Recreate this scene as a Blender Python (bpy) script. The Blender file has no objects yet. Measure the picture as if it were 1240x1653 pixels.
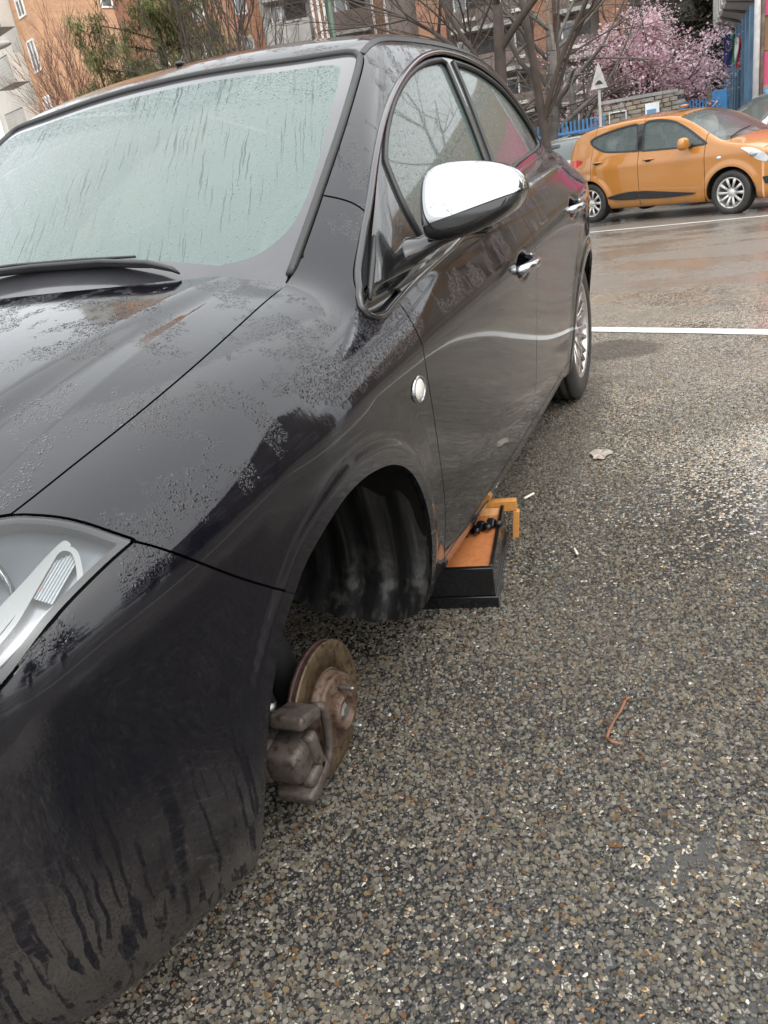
import bpy, bmesh, math, random
import numpy as np
from mathutils import Vector, Matrix
random.seed(7); RNG = np.random.default_rng(11)
SC = bpy.context.scene
COL = SC.collection
R = math.radians

# ---------------------------------------------------------------- camera (hand-held phone, tilted a little to one side)
cam = bpy.data.cameras.new('camera'); camo = bpy.data.objects.new('camera', cam); COL.objects.link(camo)
CAM = Vector((1.18006, 1.48624, 1.15062))
yaw, pitch, roll = R(25.15176), R(23.06675), R(9.51621)
dv = Vector((-math.cos(yaw) * math.cos(pitch), -math.sin(yaw) * math.cos(pitch), -math.sin(pitch)))
rv = dv.cross(Vector((0, 0, 1))).normalized(); uv = rv.cross(dv)
r2 = math.cos(roll) * rv - math.sin(roll) * uv; u2 = math.sin(roll) * rv + math.cos(roll) * uv
camo.matrix_world = Matrix(((r2.x, u2.x, -dv.x, CAM.x), (r2.y, u2.y, -dv.y, CAM.y), (r2.z, u2.z, -dv.z, CAM.z), (0, 0, 0, 1)))
cam.sensor_fit = 'HORIZONTAL'; cam.sensor_width = 36; cam.lens = 36 * 1311.41 / 1240
cam.clip_start = .05; cam.clip_end = 500
SC.camera = camo

# ---------------------------------------------------------------- overcast daylight
SUN_EL, SUN_AZ = R(58), R(35)
w = bpy.data.worlds.new('World'); SC.world = w; w.use_nodes = True
nt = w.node_tree; nt.nodes.clear()
sky = nt.nodes.new('ShaderNodeTexSky'); sky.sky_type = 'NISHITA'; sky.sun_disc = False
sky.sun_elevation = SUN_EL; sky.sun_rotation = SUN_AZ; sky.air_density = 1.0; sky.dust_density = 6; sky.ozone_density = 1
hs = nt.nodes.new('ShaderNodeHueSaturation'); hs.inputs['Saturation'].default_value = .10
mx = nt.nodes.new('ShaderNodeMix'); mx.data_type = 'RGBA'; mx.inputs[0].default_value = .55
mx.inputs[7].default_value = (9.0, 9.35, 9.6, 1)            # the even cloud layer
bg = nt.nodes.new('ShaderNodeBackground'); bg.inputs[1].default_value = .13
ow = nt.nodes.new('ShaderNodeOutputWorld')
nt.links.new(sky.outputs[0], hs.inputs['Color']); nt.links.new(hs.outputs[0], mx.inputs[6])
nt.links.new(mx.outputs[2], bg.inputs[0]); nt.links.new(bg.outputs[0], ow.inputs[0])
sun = bpy.data.lights.new('sun', 'SUN'); sun.energy = .9; sun.angle = R(150); sun.color = (1, .97, .93)
suno = bpy.data.objects.new('sun', sun); COL.objects.link(suno)
sd = Vector((math.sin(SUN_AZ) * math.cos(SUN_EL), math.cos(SUN_AZ) * math.cos(SUN_EL), math.sin(SUN_EL)))
suno.rotation_euler = sd.to_track_quat('Z', 'Y').to_euler(); suno.location = (0, 0, 20)
SC.view_settings.view_transform = 'Standard'; SC.view_settings.look = 'None'
SC.view_settings.exposure = 1.14; SC.view_settings.gamma = 1; SC.view_settings.use_curve_mapping = False
SC.cycles.max_bounces = 8; SC.cycles.transparent_max_bounces = 12; SC.cycles.caustics_reflective = False; SC.cycles.caustics_refractive = False
# ---------------------------------------------------------------- shape maths
def sstep(a, b, x):
    t = np.clip((x - a) / (b - a), 0, 1)
    return t * t * (3 - 2 * t)

def smax(a, b, r):
    h = np.maximum(r - np.abs(a - b), 0) / r
    return np.maximum(a, b) + h * h * h * r / 6

def smin(a, b, r):
    return -smax(-a, -b, r)

class Spline:
    """natural cubic through points, linear outside"""
    def __init__(s, pts):
        p = np.array(sorted(pts), float); s.x, s.y = p[:, 0], p[:, 1]
        n = len(p); h = np.diff(s.x); A = np.eye(n); b = np.zeros(n)
        for i in range(1, n - 1):
            A[i, i - 1], A[i, i], A[i, i + 1] = h[i - 1], 2 * (h[i - 1] + h[i]), h[i]
            b[i] = 6 * ((s.y[i + 1] - s.y[i]) / h[i] - (s.y[i] - s.y[i - 1]) / h[i - 1])
        s.m = np.linalg.solve(A, b); s.h = h
    def __call__(s, q):
        q = np.asarray(q, float); qc = np.clip(q, s.x[0], s.x[-1])
        i = np.clip(np.searchsorted(s.x, qc) - 1, 0, len(s.h) - 1)
        h, a, b = s.h[i], s.x[i + 1] - qc, qc - s.x[i]
        v = (s.m[i] * a ** 3 + s.m[i + 1] * b ** 3) / (6 * h) + (s.y[i] / h - s.m[i] * h / 6) * a + (s.y[i + 1] / h - s.m[i + 1] * h / 6) * b
        s0 = (s.y[1] - s.y[0]) / s.h[0] - s.h[0] * s.m[1] / 6
        s1 = (s.y[-1] - s.y[-2]) / s.h[-1] + s.h[-1] * s.m[-2] / 6
        return v + np.minimum(q - s.x[0], 0) * s0 + np.maximum(q - s.x[-1], 0) * s1

# ---- the black hatchback: plan, section, hood, glasshouse as smooth functions (x forward from the front axle, y left, z up)
PLAN = Spline([(-3.45, .56), (-3.3, .70), (-3.1, .795), (-2.85, .850), (-2.5, .877), (-2.1, .884), (-1.5, .886), (-.9, .882), (-.4, .872),
               (0, .866), (.25, .852), (.42, .828), (.55, .792), (.68, .735), (.78, .655), (.85, .55), (.895, .40), (.915, .2), (.92, 0), (.93, -.3)])
PROF = Spline([(-.72, -.26), (-.67, -.13), (-.63, -.066), (-.595, -.043), (-.52, -.023), (-.43, -.008), (-.30, -.001), (-.16, .006), (-.06, .012), (-.02, .0125),
               (.0, .010), (.03, -.001), (.07, -.018), (.12, -.044), (.2, -.092), (.4, -.24)])
CREASE = Spline([(.9, .70), (.5, .735), (0, .77), (-.5, .795), (-1.3, .838), (-2.2, .90), (-2.8, .945), (-3.4, .98)])
HOODC = Spline([(-.9, 1.02), (-.35, 1.019), (-.1, .995), (.2, .945), (.5, .865), (.75, .765), (.9, .66)])
HCRE = Spline([(-.5, .58), (-.2, .54), (.0, .508), (.3, .46), (.6, .40), (.9, .33)])
ROOFC = Spline([(-.5, 1.42), (-.9, 1.476), (-1.2, 1.509), (-1.6, 1.529), (-2.0, 1.52), (-2.4, 1.465), (-2.7, 1.375), (-2.95, 1.25), (-3.15, 1.12), (-3.4, .95)])
FLOOR = Spline([(-2.6, .215), (-1.9, .205), (-.4, .166), (.2, .155), (.45, .135), (.7, .09), (.9, .085)])
GTAPER = Spline([(.3, .0), (-.3, .0), (-1.0, 0), (-1.9, .0), (-2.3, .012), (-2.6, .045), (-2.9, .11), (-3.2, .22), (-3.4, .34)])
ARCHF, ARCHR = (-.015, .265), (-2.6, .30)

ARC_T = np.radians(np.linspace(-40, 220, 27))
_ax = [(.394, .224), (.378, .32), (.344, .419), (.285, .512), (.237, .558), (.186, .595), (.10, .626), (.02, .642), (-.075, .639), (-.185, .611), (-.272, .556), (-.325, .477), (-.346, .393), (-.358, .298), (-.362, .22)]
ARC_R = Spline([(math.atan2(b - .265, a + .015) % (2 * math.pi) if b > .265 or a < 0 else math.atan2(b - .265, a + .015), math.hypot(a + .015, b - .265)) for a, b in _ax])

def side_y(x, z):
    zc = CREASE(x)
    zr = z
    z = z + .045 * sstep(.12, .45, x) * (1 - sstep(.3, .5, z))
    zz = np.where(z < .45, z - .80, np.where(z > .7, z - zc, 0))
    t = sstep(.40, .72, z)
    zz = (z - .80) * (1 - t) + (z - zc) * t
    y = PLAN(x) + PROF(zz)
    for cx, cz in (ARCHF, ARCHR):                          # pressed lips round the wheel arches
        r = np.hypot(x - cx, z - cz)
        if cx > -1:
            th = np.arctan2(z - cz, x - cx); th = np.where(th < -1.6, th + 2 * math.pi, th); d = r - ARC_R(np.clip(th, -.2, 3.3))
        else: d = r - .358
        y = y + (.006 * (1 - sstep(.030, .055, d)) + .005 * (1 - sstep(.04, .13, d))) * sstep(.06, .2, zr)
    y = y + .022 * np.exp(-((x + 2.62) / .42) ** 2) * sstep(.35, .62, z) * (1 - sstep(.86, 1.0, z))
    y = y - .5 * np.maximum(z - .93, 0) * sstep(-2.3, -2.9, x)
    for hx, hz in ((-1.36, .797), (-2.27, .872)):           # dished recesses behind the door handles
        q = ((x - hx) / .075) ** 2 + ((z - hz) / .034) ** 2
        y = y - .024 * np.exp(-q * q)
    return y

def hood_z(x, y):
    a = np.abs(y)
    z = HOODC(x) - .030 * (a / .6) ** 2 - .10 * np.maximum(a - .58, 0)
    z = z - .013 * sstep(-.035, .045, a - HCRE(x)) * (1 - sstep(.75, .95, x))
    return z

def F_lower(x, y, z):
    a = np.abs(y)
    sl = (PLAN(x + .005) - PLAN(x - .005)) / .01
    fs = (a - side_y(x, z)) / np.sqrt(1 + sl * sl)
    belt = .93 + .060 * np.clip(-x - .5, 0, 3)              # the deck line under the glass, behind the hood
    top = np.where(x > -.45, hood_z(x, y), 0)
    t = sstep(-.75, -.35, x)
    top = hood_z(np.maximum(x, -.8), y) * t + belt * (1 - t)
    rr = .17 * t + .05 * (1 - t)
    h = np.maximum(rr - np.abs(fs - (z - top)), 0) / rr
    f = np.maximum(fs, z - top) + h ** 3 * rr / 6
    f = smax(f, FLOOR(x) - z, .015)
    return smax(f, (-3.42 - x), .1)

def F_green(x, y, z):
    a = np.abs(y)
    fs = (a - (.832 - .43 * (z - .95) - .04 * (z - .95) * (z - 1.42) - GTAPER(x) - 1.3 * np.maximum(.93 - z, 0))) * .92
    fr = z - (ROOFC(x) - .045 * (a / .62) ** 2)
    sweep = .12 * (a / .65) ** 2
    fw = (z - (1.022 + .69 * (-.27 - sweep - x) - .05 * ((-.27 - sweep - x) / .6) ** 2)) * .82
    f = smax(fr, fw, .05)
    return smax(smax(f, fs, .075), .84 - z, .02)

def F_body(x, y, z):
    return smin(F_lower(x, y, z), F_green(x, y, z), .05)
# ---------------------------------------------------------------- mesh helpers
def tag(o, label=None, cat=None, group=None, kind=None):
    if label: o['label'] = label
    if cat: o['category'] = cat
    if group: o['group'] = group
    if kind: o['kind'] = kind
    return o

def empty(name, loc=(0, 0, 0), rz=0, label=None, cat=None, group=None):
    o = bpy.data.objects.new(name, None); COL.objects.link(o); o.empty_display_size = .1
    o.location = loc; o.rotation_euler = (0, 0, rz)
    return tag(o, label, cat, group)

def link(name, me, mat=None, parent=None, world=False):
    o = bpy.data.objects.new(name, me); COL.objects.link(o)
    if mat is not None: me.materials.append(mat)
    if parent is not None:
        o.parent = parent
        if world and parent.parent is None:                 # vertices are given in world coordinates
            o.matrix_parent_inverse = parent.matrix_basis.inverted()
    return o

def mesh(name, V, F, smooth=False):
    me = bpy.data.meshes.new(name)
    me.from_pydata([tuple(v) for v in V], [], [tuple(f) for f in F]); me.validate(); me.update()
    if smooth: me.polygons.foreach_set('use_smooth', [True] * len(me.polygons))
    return me

def copy_tree(o, parent=None):
    c = o.copy(); COL.objects.link(c)
    if parent is not None: c.parent = parent
    for ch in list(o.children): copy_tree(ch, c)
    return c

def rotz(a):
    c, s = math.cos(a), math.sin(a); return np.array([[c, -s, 0], [s, c, 0], [0, 0, 1.]])

def frame(d):
    d = np.asarray(d, float); d = d / np.linalg.norm(d)
    a = np.cross(d, [0, 0, 1.]) if abs(d[2]) < .95 else np.cross(d, [1., 0, 0])
    a /= np.linalg.norm(a); return d, a, np.cross(d, a)

class MB:
    """collects simple solids into one mesh"""
    def __init__(s): s.V, s.F, s.S = [], [], []
    def add(s, V, F, sm=False):
        k = len(s.V); s.V += [tuple(v) for v in V]; s.F += [tuple(i + k for i in f) for f in F]; s.S += [sm] * len(F); return s
    def box(s, c, sz, M=None, bev=0):
        hx, hy, hz = [q / 2 for q in sz]
        if bev:
            b = min(bev, hx * .9, hy * .9, hz * .9); V = []
            for i in (-1, 1):
                for j in (-1, 1):
                    for k in (-1, 1):
                        V += [(i * hx, j * (hy - b), k * (hz - b)), (i * (hx - b), j * hy, k * (hz - b)), (i * (hx - b), j * (hy - b), k * hz)]
            bm = bmesh.new(); vs = [bm.verts.new(v) for v in V]; bmesh.ops.convex_hull(bm, input=vs)
            bmesh.ops.dissolve_limit(bm, angle_limit=.01, verts=bm.verts[:], edges=bm.edges[:])
            bm.verts.index_update(); V = np.array([v.co[:] for v in bm.verts]); F = [[v.index for v in f.verts] for f in bm.faces]; bm.free()
        else:
            V = np.array([(i * hx, j * hy, k * hz) for i in (-1, 1) for j in (-1, 1) for k in (-1, 1)])
            F = [(0, 1, 3, 2), (4, 6, 7, 5), (0, 4, 5, 1), (2, 3, 7, 6), (0, 2, 6, 4), (1, 5, 7, 3)]
        if M is not None: V = V @ np.asarray(M).T
        return s.add(V + np.asarray(c), F)
    def tube(s, pts, r, n=8, cap=True, sm=True, flat=1.0, up=None):
        pts = np.asarray(pts, float); m = len(pts); rr = np.broadcast_to(np.asarray(r, float), (m,))
        T = np.gradient(pts, axis=0); V = []; pa = None
        for i in range(m):
            d, a, b = frame(T[i])
            if up is not None:
                b = np.asarray(up, float) - d * np.dot(up, d); b /= np.linalg.norm(b); a = np.cross(b, d)
            elif pa is not None:
                a = pa - d * np.dot(pa, d); a /= np.linalg.norm(a); b = np.cross(d, a)
            pa = a
            for k in range(n):
                t = 2 * math.pi * k / n; V.append(pts[i] + rr[i] * (math.cos(t) * a + flat * math.sin(t) * b))
        F = [(i * n + k, i * n + (k + 1) % n, (i + 1) * n + (k + 1) % n, (i + 1) * n + k) for i in range(m - 1) for k in range(n)]
        if cap: F += [tuple(range(n - 1, -1, -1)), tuple(range((m - 1) * n, m * n))]
        return s.add(V, F, sm)
    def lathe(s, prof, c, axis, n=48, sm=True, closed=False, a0=0, a1=2 * math.pi):
        d, a, b = frame(axis); c = np.asarray(c, float); m = len(prof); full = abs(a1 - a0 - 2 * math.pi) < 1e-6
        N = n if full else n + 1
        V = [c + d * h + r * (math.cos(t) * a + math.sin(t) * b) for t in [a0 + (a1 - a0) * k / n for k in range(N)] for r, h in prof]
        F = []
        for k in range(n):
            k2 = (k + 1) % N
            for i in range(m if closed else m - 1):
                j = (i + 1) % m; F.append((k * m + i, k * m + j, k2 * m + j, k2 * m + i))
        return s.add(V, F, sm)
    def prism(s, poly, o, u, v, h, sm=False):
        """polygon (2D in axes u, v about o) pushed along u x v by h"""
        o, u, v = [np.asarray(q, float) for q in (o, u, v)]; w_ = np.cross(u, v); w_ /= np.linalg.norm(w_); n = len(poly)
        V = [o + p[0] * u + p[1] * v for p in poly] + [o + p[0] * u + p[1] * v + w_ * h for p in poly]
        F = [tuple(range(n - 1, -1, -1)), tuple(range(n, 2 * n))] + [(i, (i + 1) % n, n + (i + 1) % n, n + i) for i in range(n)]
        return s.add(V, F, sm)
    def ell(s, c, r, M=None, n=16, m=10, p=1.0):
        V, F = [], []
        for i in range(m + 1):
            t = math.pi * i / m
            for k in range(n):
                q = 2 * math.pi * k / n
                f = lambda x: math.copysign(abs(x) ** p, x)
                V.append((r[0] * f(math.sin(t)) * f(math.cos(q)), r[1] * f(math.sin(t)) * f(math.sin(q)), r[2] * f(math.cos(t))))
        V = np.array(V)
        if M is not None: V = V @ np.asarray(M).T
        F = [(i * n + k, (i + 1) * n + k, (i + 1) * n + (k + 1) % n, i * n + (k + 1) % n) for i in range(m) for k in range(n)]
        return s.add(V + np.asarray(c), F, True)
    def build(s, name, mat, parent=None, world=False):
        me = bpy.data.meshes.new(name); me.from_pydata(s.V, [], s.F); me.validate()
        if len(me.polygons) == len(s.S): me.polygons.foreach_set('use_smooth', s.S)
        me.update(); return link(name, me, mat, parent, world)

# ---- skins: a dense grid laid on an implicit body, cut into panels along curves
class Skin:
    def __init__(s, V, N, F): s.V, s.N, s.F = V, N, F       # F: list of index tuples

def grad(Fn, P, e=.0015):
    g = np.stack([Fn(P[:, 0] + (i == 0) * e, P[:, 1] + (i == 1) * e, P[:, 2] + (i == 2) * e) -
                  Fn(P[:, 0] - (i == 0) * e, P[:, 1] - (i == 1) * e, P[:, 2] - (i == 2) * e) for i in range(3)], 1)
    return g / np.maximum(np.linalg.norm(g, axis=1), 1e-9)[:, None]

def cast(Fn, O, D, lo, hi, it=26):
    lo = np.full(len(O), float(lo)); hi = np.full(len(O), float(hi))
    for _ in range(it):
        m = (lo + hi) / 2; P = O + D * m[:, None]; f = Fn(P[:, 0], P[:, 1], P[:, 2]) < 0
        lo = np.where(f, m, lo); hi = np.where(f, hi, m)
    return O + D * hi[:, None]

def grid_faces(a, b):
    i, j = np.meshgrid(np.arange(a - 1), np.arange(b - 1), indexing='ij'); k = (i * b + j).ravel()
    return np.stack([k, k + b, k + b + 1, k + 1], 1)

def skin_sub(V, N, Q, keep):
    """quads of a grid whose corners are not all outside the kept mask"""
    q = Q[keep[Q].any(1)]; used = np.unique(q); mp = np.full(len(V), -1); mp[used] = np.arange(len(used))
    return Skin(V[used], N[used], [tuple(f) for f in mp[q].tolist()])

def cut(S, fn):
    """keep the part of the skin where fn(V) <= 0, splitting faces along the zero line"""
    val = fn(S.V); val = np.where(np.abs(val) < 1e-7, -1e-7, val); ins = (val <= 0).tolist(); vl = val.tolist()
    V, N, out, cache = S.V, S.N, [], {}; nV, nN = [], []; n0 = len(V)
    for f in S.F:
        k = sum(ins[i] for i in f)
        if k == len(f): out.append(f)
        elif k:
            g = []
            for a, b in zip(f, f[1:] + f[:1]):
                if ins[a]: g.append(a)
                if ins[a] != ins[b]:
                    key = (a, b) if a < b else (b, a)
                    if key not in cache:
                        t = vl[a] / (vl[a] - vl[b]); cache[key] = n0 + len(nV)
                        nV.append(V[a] * (1 - t) + V[b] * t); q = N[a] * (1 - t) + N[b] * t; nN.append(q / max(np.linalg.norm(q), 1e-9))
                    g.append(cache[key])
            if len(g) > 2: out.append(tuple(g))
    if nV: V = np.vstack([V, nV]); N = np.vstack([N, nN])
    used = sorted({i for f in out for i in f}); mp = {u: i for i, u in enumerate(used)}
    return Skin(V[used] if used else np.zeros((0, 3)), N[used] if used else np.zeros((0, 3)), [tuple(mp[i] for i in f) for f in out])

def sdpoly(P, poly):
    """signed distance (inside negative) of 2D points to a polygon"""
    poly = np.asarray(poly, float); A, B = poly, np.roll(poly, -1, 0); out = np.empty(len(P))
    for s0 in range(0, len(P), 20000):
        p = P[s0:s0 + 20000]; d2 = np.full(len(p), 1e9); inside = np.zeros(len(p), bool)
        for a, b in zip(A, B):
            e = b - a; q = p - a; t = np.clip((q @ e) / max(e @ e, 1e-12), 0, 1)
            d2 = np.minimum(d2, ((q - t[:, None] * e) ** 2).sum(1))
            c = (a[1] > p[:, 1]) != (b[1] > p[:, 1])
            inside ^= c & (p[:, 0] < (b[0] - a[0]) * (p[:, 1] - a[1]) / (b[1] - a[1] + 1e-15) + a[0])
        out[s0:s0 + 20000] = np.sqrt(d2) * np.where(inside, -1, 1)
    return out

def curve(pts, n=8, closed=False):
    """Catmull-Rom through points"""
    p = np.asarray(pts, float); m = len(p); out = []
    for i in range(m if closed else m - 1):
        a, b, c, d = [p[(i + k) % m] if closed else p[min(max(i + k, 0), m - 1)] for k in (-1, 0, 1, 2)]
        for t in np.linspace(0, 1, n, endpoint=False):
            out.append(.5 * ((2 * b) + (c - a) * t + (2 * a - 5 * b + 4 * c - d) * t * t + (3 * b - a - 3 * c + d) * t ** 3))
    if not closed: out.append(p[-1])
    return np.array(out)

def skin_obj(name, S, mat, parent=None, depth=.012, off=0, world=True, mirror=False, flip=False):
    """mesh object from a skin; its free edges get a flange folded inward by depth"""
    V = S.V + S.N * off; N = S.N; F = S.F
    if mirror:
        k = len(V); V = np.vstack([V, V * [1, -1, 1]]); N = np.vstack([N, N * [1, -1, 1]]); F = F + [tuple(i + k for i in f[::-1]) for f in F]
    if flip: V = V * [1, -1, 1]; N = N * [1, -1, 1]; F = [f[::-1] for f in F]
    # orient the faces with their normals
    a = V[[f[0] for f in F]]; b = V[[f[1] for f in F]]; c = V[[f[2] for f in F]]
    g = np.cross(b - a, c - a); nn = N[[f[0] for f in F]]
    if (g * nn).sum() < 0: F = [f[::-1] for f in F]
    ed = {}
    for f in F:
        for i, j in zip(f, f[1:] + f[:1]):
            k = (i, j) if i < j else (j, i); ed[k] = None if k in ed else (i, j)
    bd = [e for e in ed.values() if e]
    nF = len(F); F2 = list(F)
    if depth and bd:
        idx = sorted({i for e in bd for i in e}); mp = {u: len(V) + q for q, u in enumerate(idx)}; m2 = {u: len(V) + len(idx) + q for q, u in enumerate(idx)}
        V = np.vstack([V, V[idx], V[idx] - N[idx] * depth]); N = np.vstack([N, N[idx], N[idx]])
        F2 += [(mp[j], mp[i], m2[i], m2[j]) for i, j in bd]
    me = bpy.data.meshes.new(name); me.from_pydata(V.tolist(), [], F2)
    me.polygons.foreach_set('use_smooth', [True] * len(me.polygons)); me.update()
    ln = np.zeros((len(me.loops), 3)); lv = np.zeros(len(me.loops), int); me.loops.foreach_get('vertex_index', lv); ln[:] = N[lv]
    for p in me.polygons[nF:]: ln[p.loop_start:p.loop_start + p.loop_total] = p.normal
    me.normals_split_custom_set(ln.tolist())
    return link(name, me, mat, parent, world)
# ---------------------------------------------------------------- materials
class NT:
    def __init__(s, name):
        s.m = bpy.data.materials.new(name); s.m.use_nodes = True; s.t = s.m.node_tree; s.t.nodes.clear()
        s.out = s.t.nodes.new('ShaderNodeOutputMaterial')
    def n(s, typ, props=None, **inp):
        nd = s.t.nodes.new('ShaderNode' + typ)
        for k, v in (props or {}).items(): setattr(nd, k, v)
        for k, v in inp.items():
            key = int(k[1:]) if k[0] == '_' and k[1:].isdigit() else k.replace('_', ' ')
            s.set(nd.inputs[key], v)
        return nd
    def set(s, sock, v):
        if hasattr(v, 'is_linked') or isinstance(v, bpy.types.NodeSocket): s.t.links.new(v, sock)
        elif isinstance(v, bpy.types.Node): s.t.links.new(v.outputs[0], sock)
        else:
            if sock.type == 'RGBA' and len(v) == 3: v = (*v, 1)
            sock.default_value = v
    def math(s, op, a, b=0.0, clamp=False):
        return s.n('Math', {'operation': op, 'use_clamp': clamp}, _0=a, _1=b).outputs[0]
    def ramp(s, x, lo, hi, a=0.0, b=1.0):
        return s.n('MapRange', {'interpolation_type': 'SMOOTHSTEP'}, _0=x, _1=lo, _2=hi, _3=a, _4=b).outputs[0]
    def mix(s, f, a, b):
        nd = s.n('Mix', {'data_type': 'RGBA'}); s.set(nd.inputs[0], f); s.set(nd.inputs[6], a); s.set(nd.inputs[7], b); return nd.outputs[2]
    def pos(s): return s.n('NewGeometry').outputs['Position']
    def obj(s): return s.n('TexCoord').outputs['Object']
    def scale(s, v, sc):
        return s.n('Mapping', _0=v, Scale=sc).outputs[0]
    def noise(s, v, sc=5.0, det=4, rough=.55, out=0):
        nd = s.n('TexNoise', Vector=v, Scale=sc, Detail=det, Roughness=rough); return nd.outputs[out]
    def vor(s, v, sc, feat='F1', out='Distance', rnd=1.0):
        nd = s.n('TexVoronoi', {'feature': feat}, Vector=v, Scale=sc, Randomness=rnd); return nd.outputs[out]
    def bump(s, h, dist=.001, st=1.0, normal=None):
        nd = s.n('Bump', Height=h, Distance=dist, Strength=st)
        if normal is not None: s.set(nd.inputs['Normal'], normal)
        return nd.outputs[0]
    def bsdf(s, **k):
        nd = s.n('BsdfPrincipled', **k); s.t.links.new(nd.outputs[0], s.out.inputs[0]); return nd

def simple(name, col, rough=.5, metal=0.0, var=.12, sc=8.0, bump=0.0, bsc=60.0, coat=0.0):
    q = NT(name); p = q.obj(); n_ = q.noise(p, sc, 5)
    c = q.mix(q.ramp(n_, .3, .7), tuple(v * (1 - var) for v in col), tuple(min(1, v * (1 + var)) for v in col))
    kw = dict(Base_Color=c, Roughness=q.ramp(n_, .25, .75, rough * .85, min(1, rough * 1.15)), Metallic=metal, Coat_Weight=coat)
    if bump: kw['Normal'] = q.bump(q.noise(p, bsc, 6), bump)
    q.bsdf(**kw); return q.m

def paint_mat(name, col, wet=1.0, dusty=True, beads=1.0):
    q = NT(name); p = q.pos(); xyz = q.n('SeparateXYZ', _0=p)
    z, x = xyz.outputs[2], xyz.outputs[0]
    # road film thrown up on the lower flanks, washed through by runs of water
    wp = q.n('VectorMath', {'operation': 'ADD'}, _0=p, _1=q.n('VectorMath', {'operation': 'SCALE'}, _0=q.noise(q.scale(p, (6, 6, 9)), 1.0, 3, out=1), Scale=.030).outputs[0]).outputs[0]
    run = q.noise(q.scale(wp, (64, 64, .8)), 1.0, 2, .5); run2 = q.noise(p, 240.0, 3)
    low = q.ramp(z, .50, .16); big = q.noise(p, 3.2, 4)
    film = q.math('MULTIPLY', low, q.ramp(big, .30, .62)); film = q.math('MULTIPLY', film, q.ramp(run, .40, .47, .04, 1.0))
    film = q.math('MULTIPLY', film, q.ramp(run2, .35, .6, .6, 1.0))
    speck = q.math('MULTIPLY', q.ramp(q.vor(p, 260.0), .16, .06), q.ramp(q.noise(p, 18.0, 3), .48, .66))
    grey = q.noise(p, 14.0, 5)
    film = q.math('MULTIPLY', film, q.ramp(x, -.5, .2, .35, 1.0))
    haze = q.math('ADD', q.math('MULTIPLY', film, .46 if dusty else .1), q.math('MULTIPLY', speck, .06 if dusty else .02), True)
    haze = q.math('ADD', haze, q.math('MULTIPLY', q.ramp(grey, .5,   .75), .004), True)
    c = q.mix(haze, col, (.15, .135, .115))
    # rain: beads in drifts, flat water elsewhere
    drift = q.noise(q.scale(p, (1, 1, .7)), 8.0, 6, .62); gate = q.math('MULTIPLY', q.ramp(drift, .50, .56), q.math('MULTIPLY', q.ramp(z, .52, .72), q.ramp(q.n('SeparateXYZ', _0=q.n('NewGeometry').outputs['Normal']).outputs[2], .26, .44)))
    wob = q.noise(p, 40.0, 3, out=1); pw = q.n('VectorMath', {'operation': 'ADD'}, _0=p, _1=q.n('VectorMath', {'operation': 'SCALE'}, _0=wob, Scale=.012).outputs[0]).outputs[0]
    d1 = q.ramp(q.vor(pw, 165.0), .46, .14); d2 = q.ramp(q.vor(pw, 300.0), .45, .12)
    cell = q.ramp(q.n('SeparateColor', _0=q.vor(pw, 120.0, out='Color')).outputs[0], .40, .55)
    h = q.math('ADD', q.math('MULTIPLY', q.math('MULTIPLY', d1, cell), 1.0), q.math('MULTIPLY', d2, .4))
    h = q.math('MULTIPLY', h, gate)
    sheet = q.noise(q.scale(p, (55, 55, 9)), 1.0, 4)
    h = q.math('ADD', h, q.math('MULTIPLY', sheet, .10))
    nrm = q.bump(h, .0014 * wet, beads)
    b = q.bsdf(Base_Color=c, Roughness=q.ramp(haze, .0, .4, .10, .55), Coat_Weight=q.ramp(haze, .05, .5, .62, .2), Coat_Roughness=.03, Coat_IOR=1.5, Specular_IOR_Level=.22, Normal=nrm)
    q.set(b.inputs['Coat Normal'], nrm); return q.m

def glass_mat(name, fog, alpha, drops=1.0, runs=0.0):
    q = NT(name); p = q.pos(); n_ = q.noise(p, 5.0, 4)
    big = q.vor(p, 95.0); sml = q.vor(p, 230.0)
    pick = q.ramp(q.n('SeparateColor', _0=q.vor(p, 95.0, out='Color')).outputs[1], .50, .56)
    hb = q.math('MULTIPLY', q.ramp(big, .34, .10), pick); h = q.math('ADD', hb, q.math('MULTIPLY', q.ramp(sml, .45, .2), .35))
    wv = q.n('VectorMath', {'operation': 'ADD'}, _0=p, _1=q.n('VectorMath', {'operation': 'SCALE'}, _0=q.noise(p, 9.0, 3, out=1), Scale=.022).outputs[0]).outputs[0]
    sx = q.n('SeparateXYZ', _0=wv); uu = q.math('SUBTRACT', sx.outputs[1], q.math('MULTIPLY', sx.outputs[0], .33)); wv = q.n('CombineXYZ', _0=sx.outputs[0], _1=uu, _2=0.0).outputs[0]
    line = q.noise(q.scale(wv, (4, 120, 4)), 1.0, 3)
    run = q.math('MULTIPLY', q.math('MULTIPLY', q.ramp(line, .575, .64), q.ramp(q.noise(p, 3.5, 3), .40, .60)), runs)
    h = q.math('ADD', h, q.math('MULTIPLY', run, .25))
    c0 = q.ramp(hb, .2, .9); nrm = q.bump(h, .0028, drops)
    c = q.mix(q.ramp(n_, .3, .7), tuple(v * .92 for v in fog), fog)
    c = q.mix(q.math('MULTIPLY', run, .22), c, tuple(v * .45 for v in fog))
    c = q.mix(q.math('MULTIPLY', c0, .6), c, tuple(v * .35 for v in fog))
    a = q.math('SUBTRACT', alpha, q.math('MULTIPLY', run, .25), True)
    b = q.bsdf(Base_Color=c, Roughness=.6, Alpha=a, Coat_Weight=1.0, Coat_Roughness=.015, Specular_IOR_Level=.3)
    q.set(b.inputs['Coat Normal'], nrm); return q.m

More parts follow.
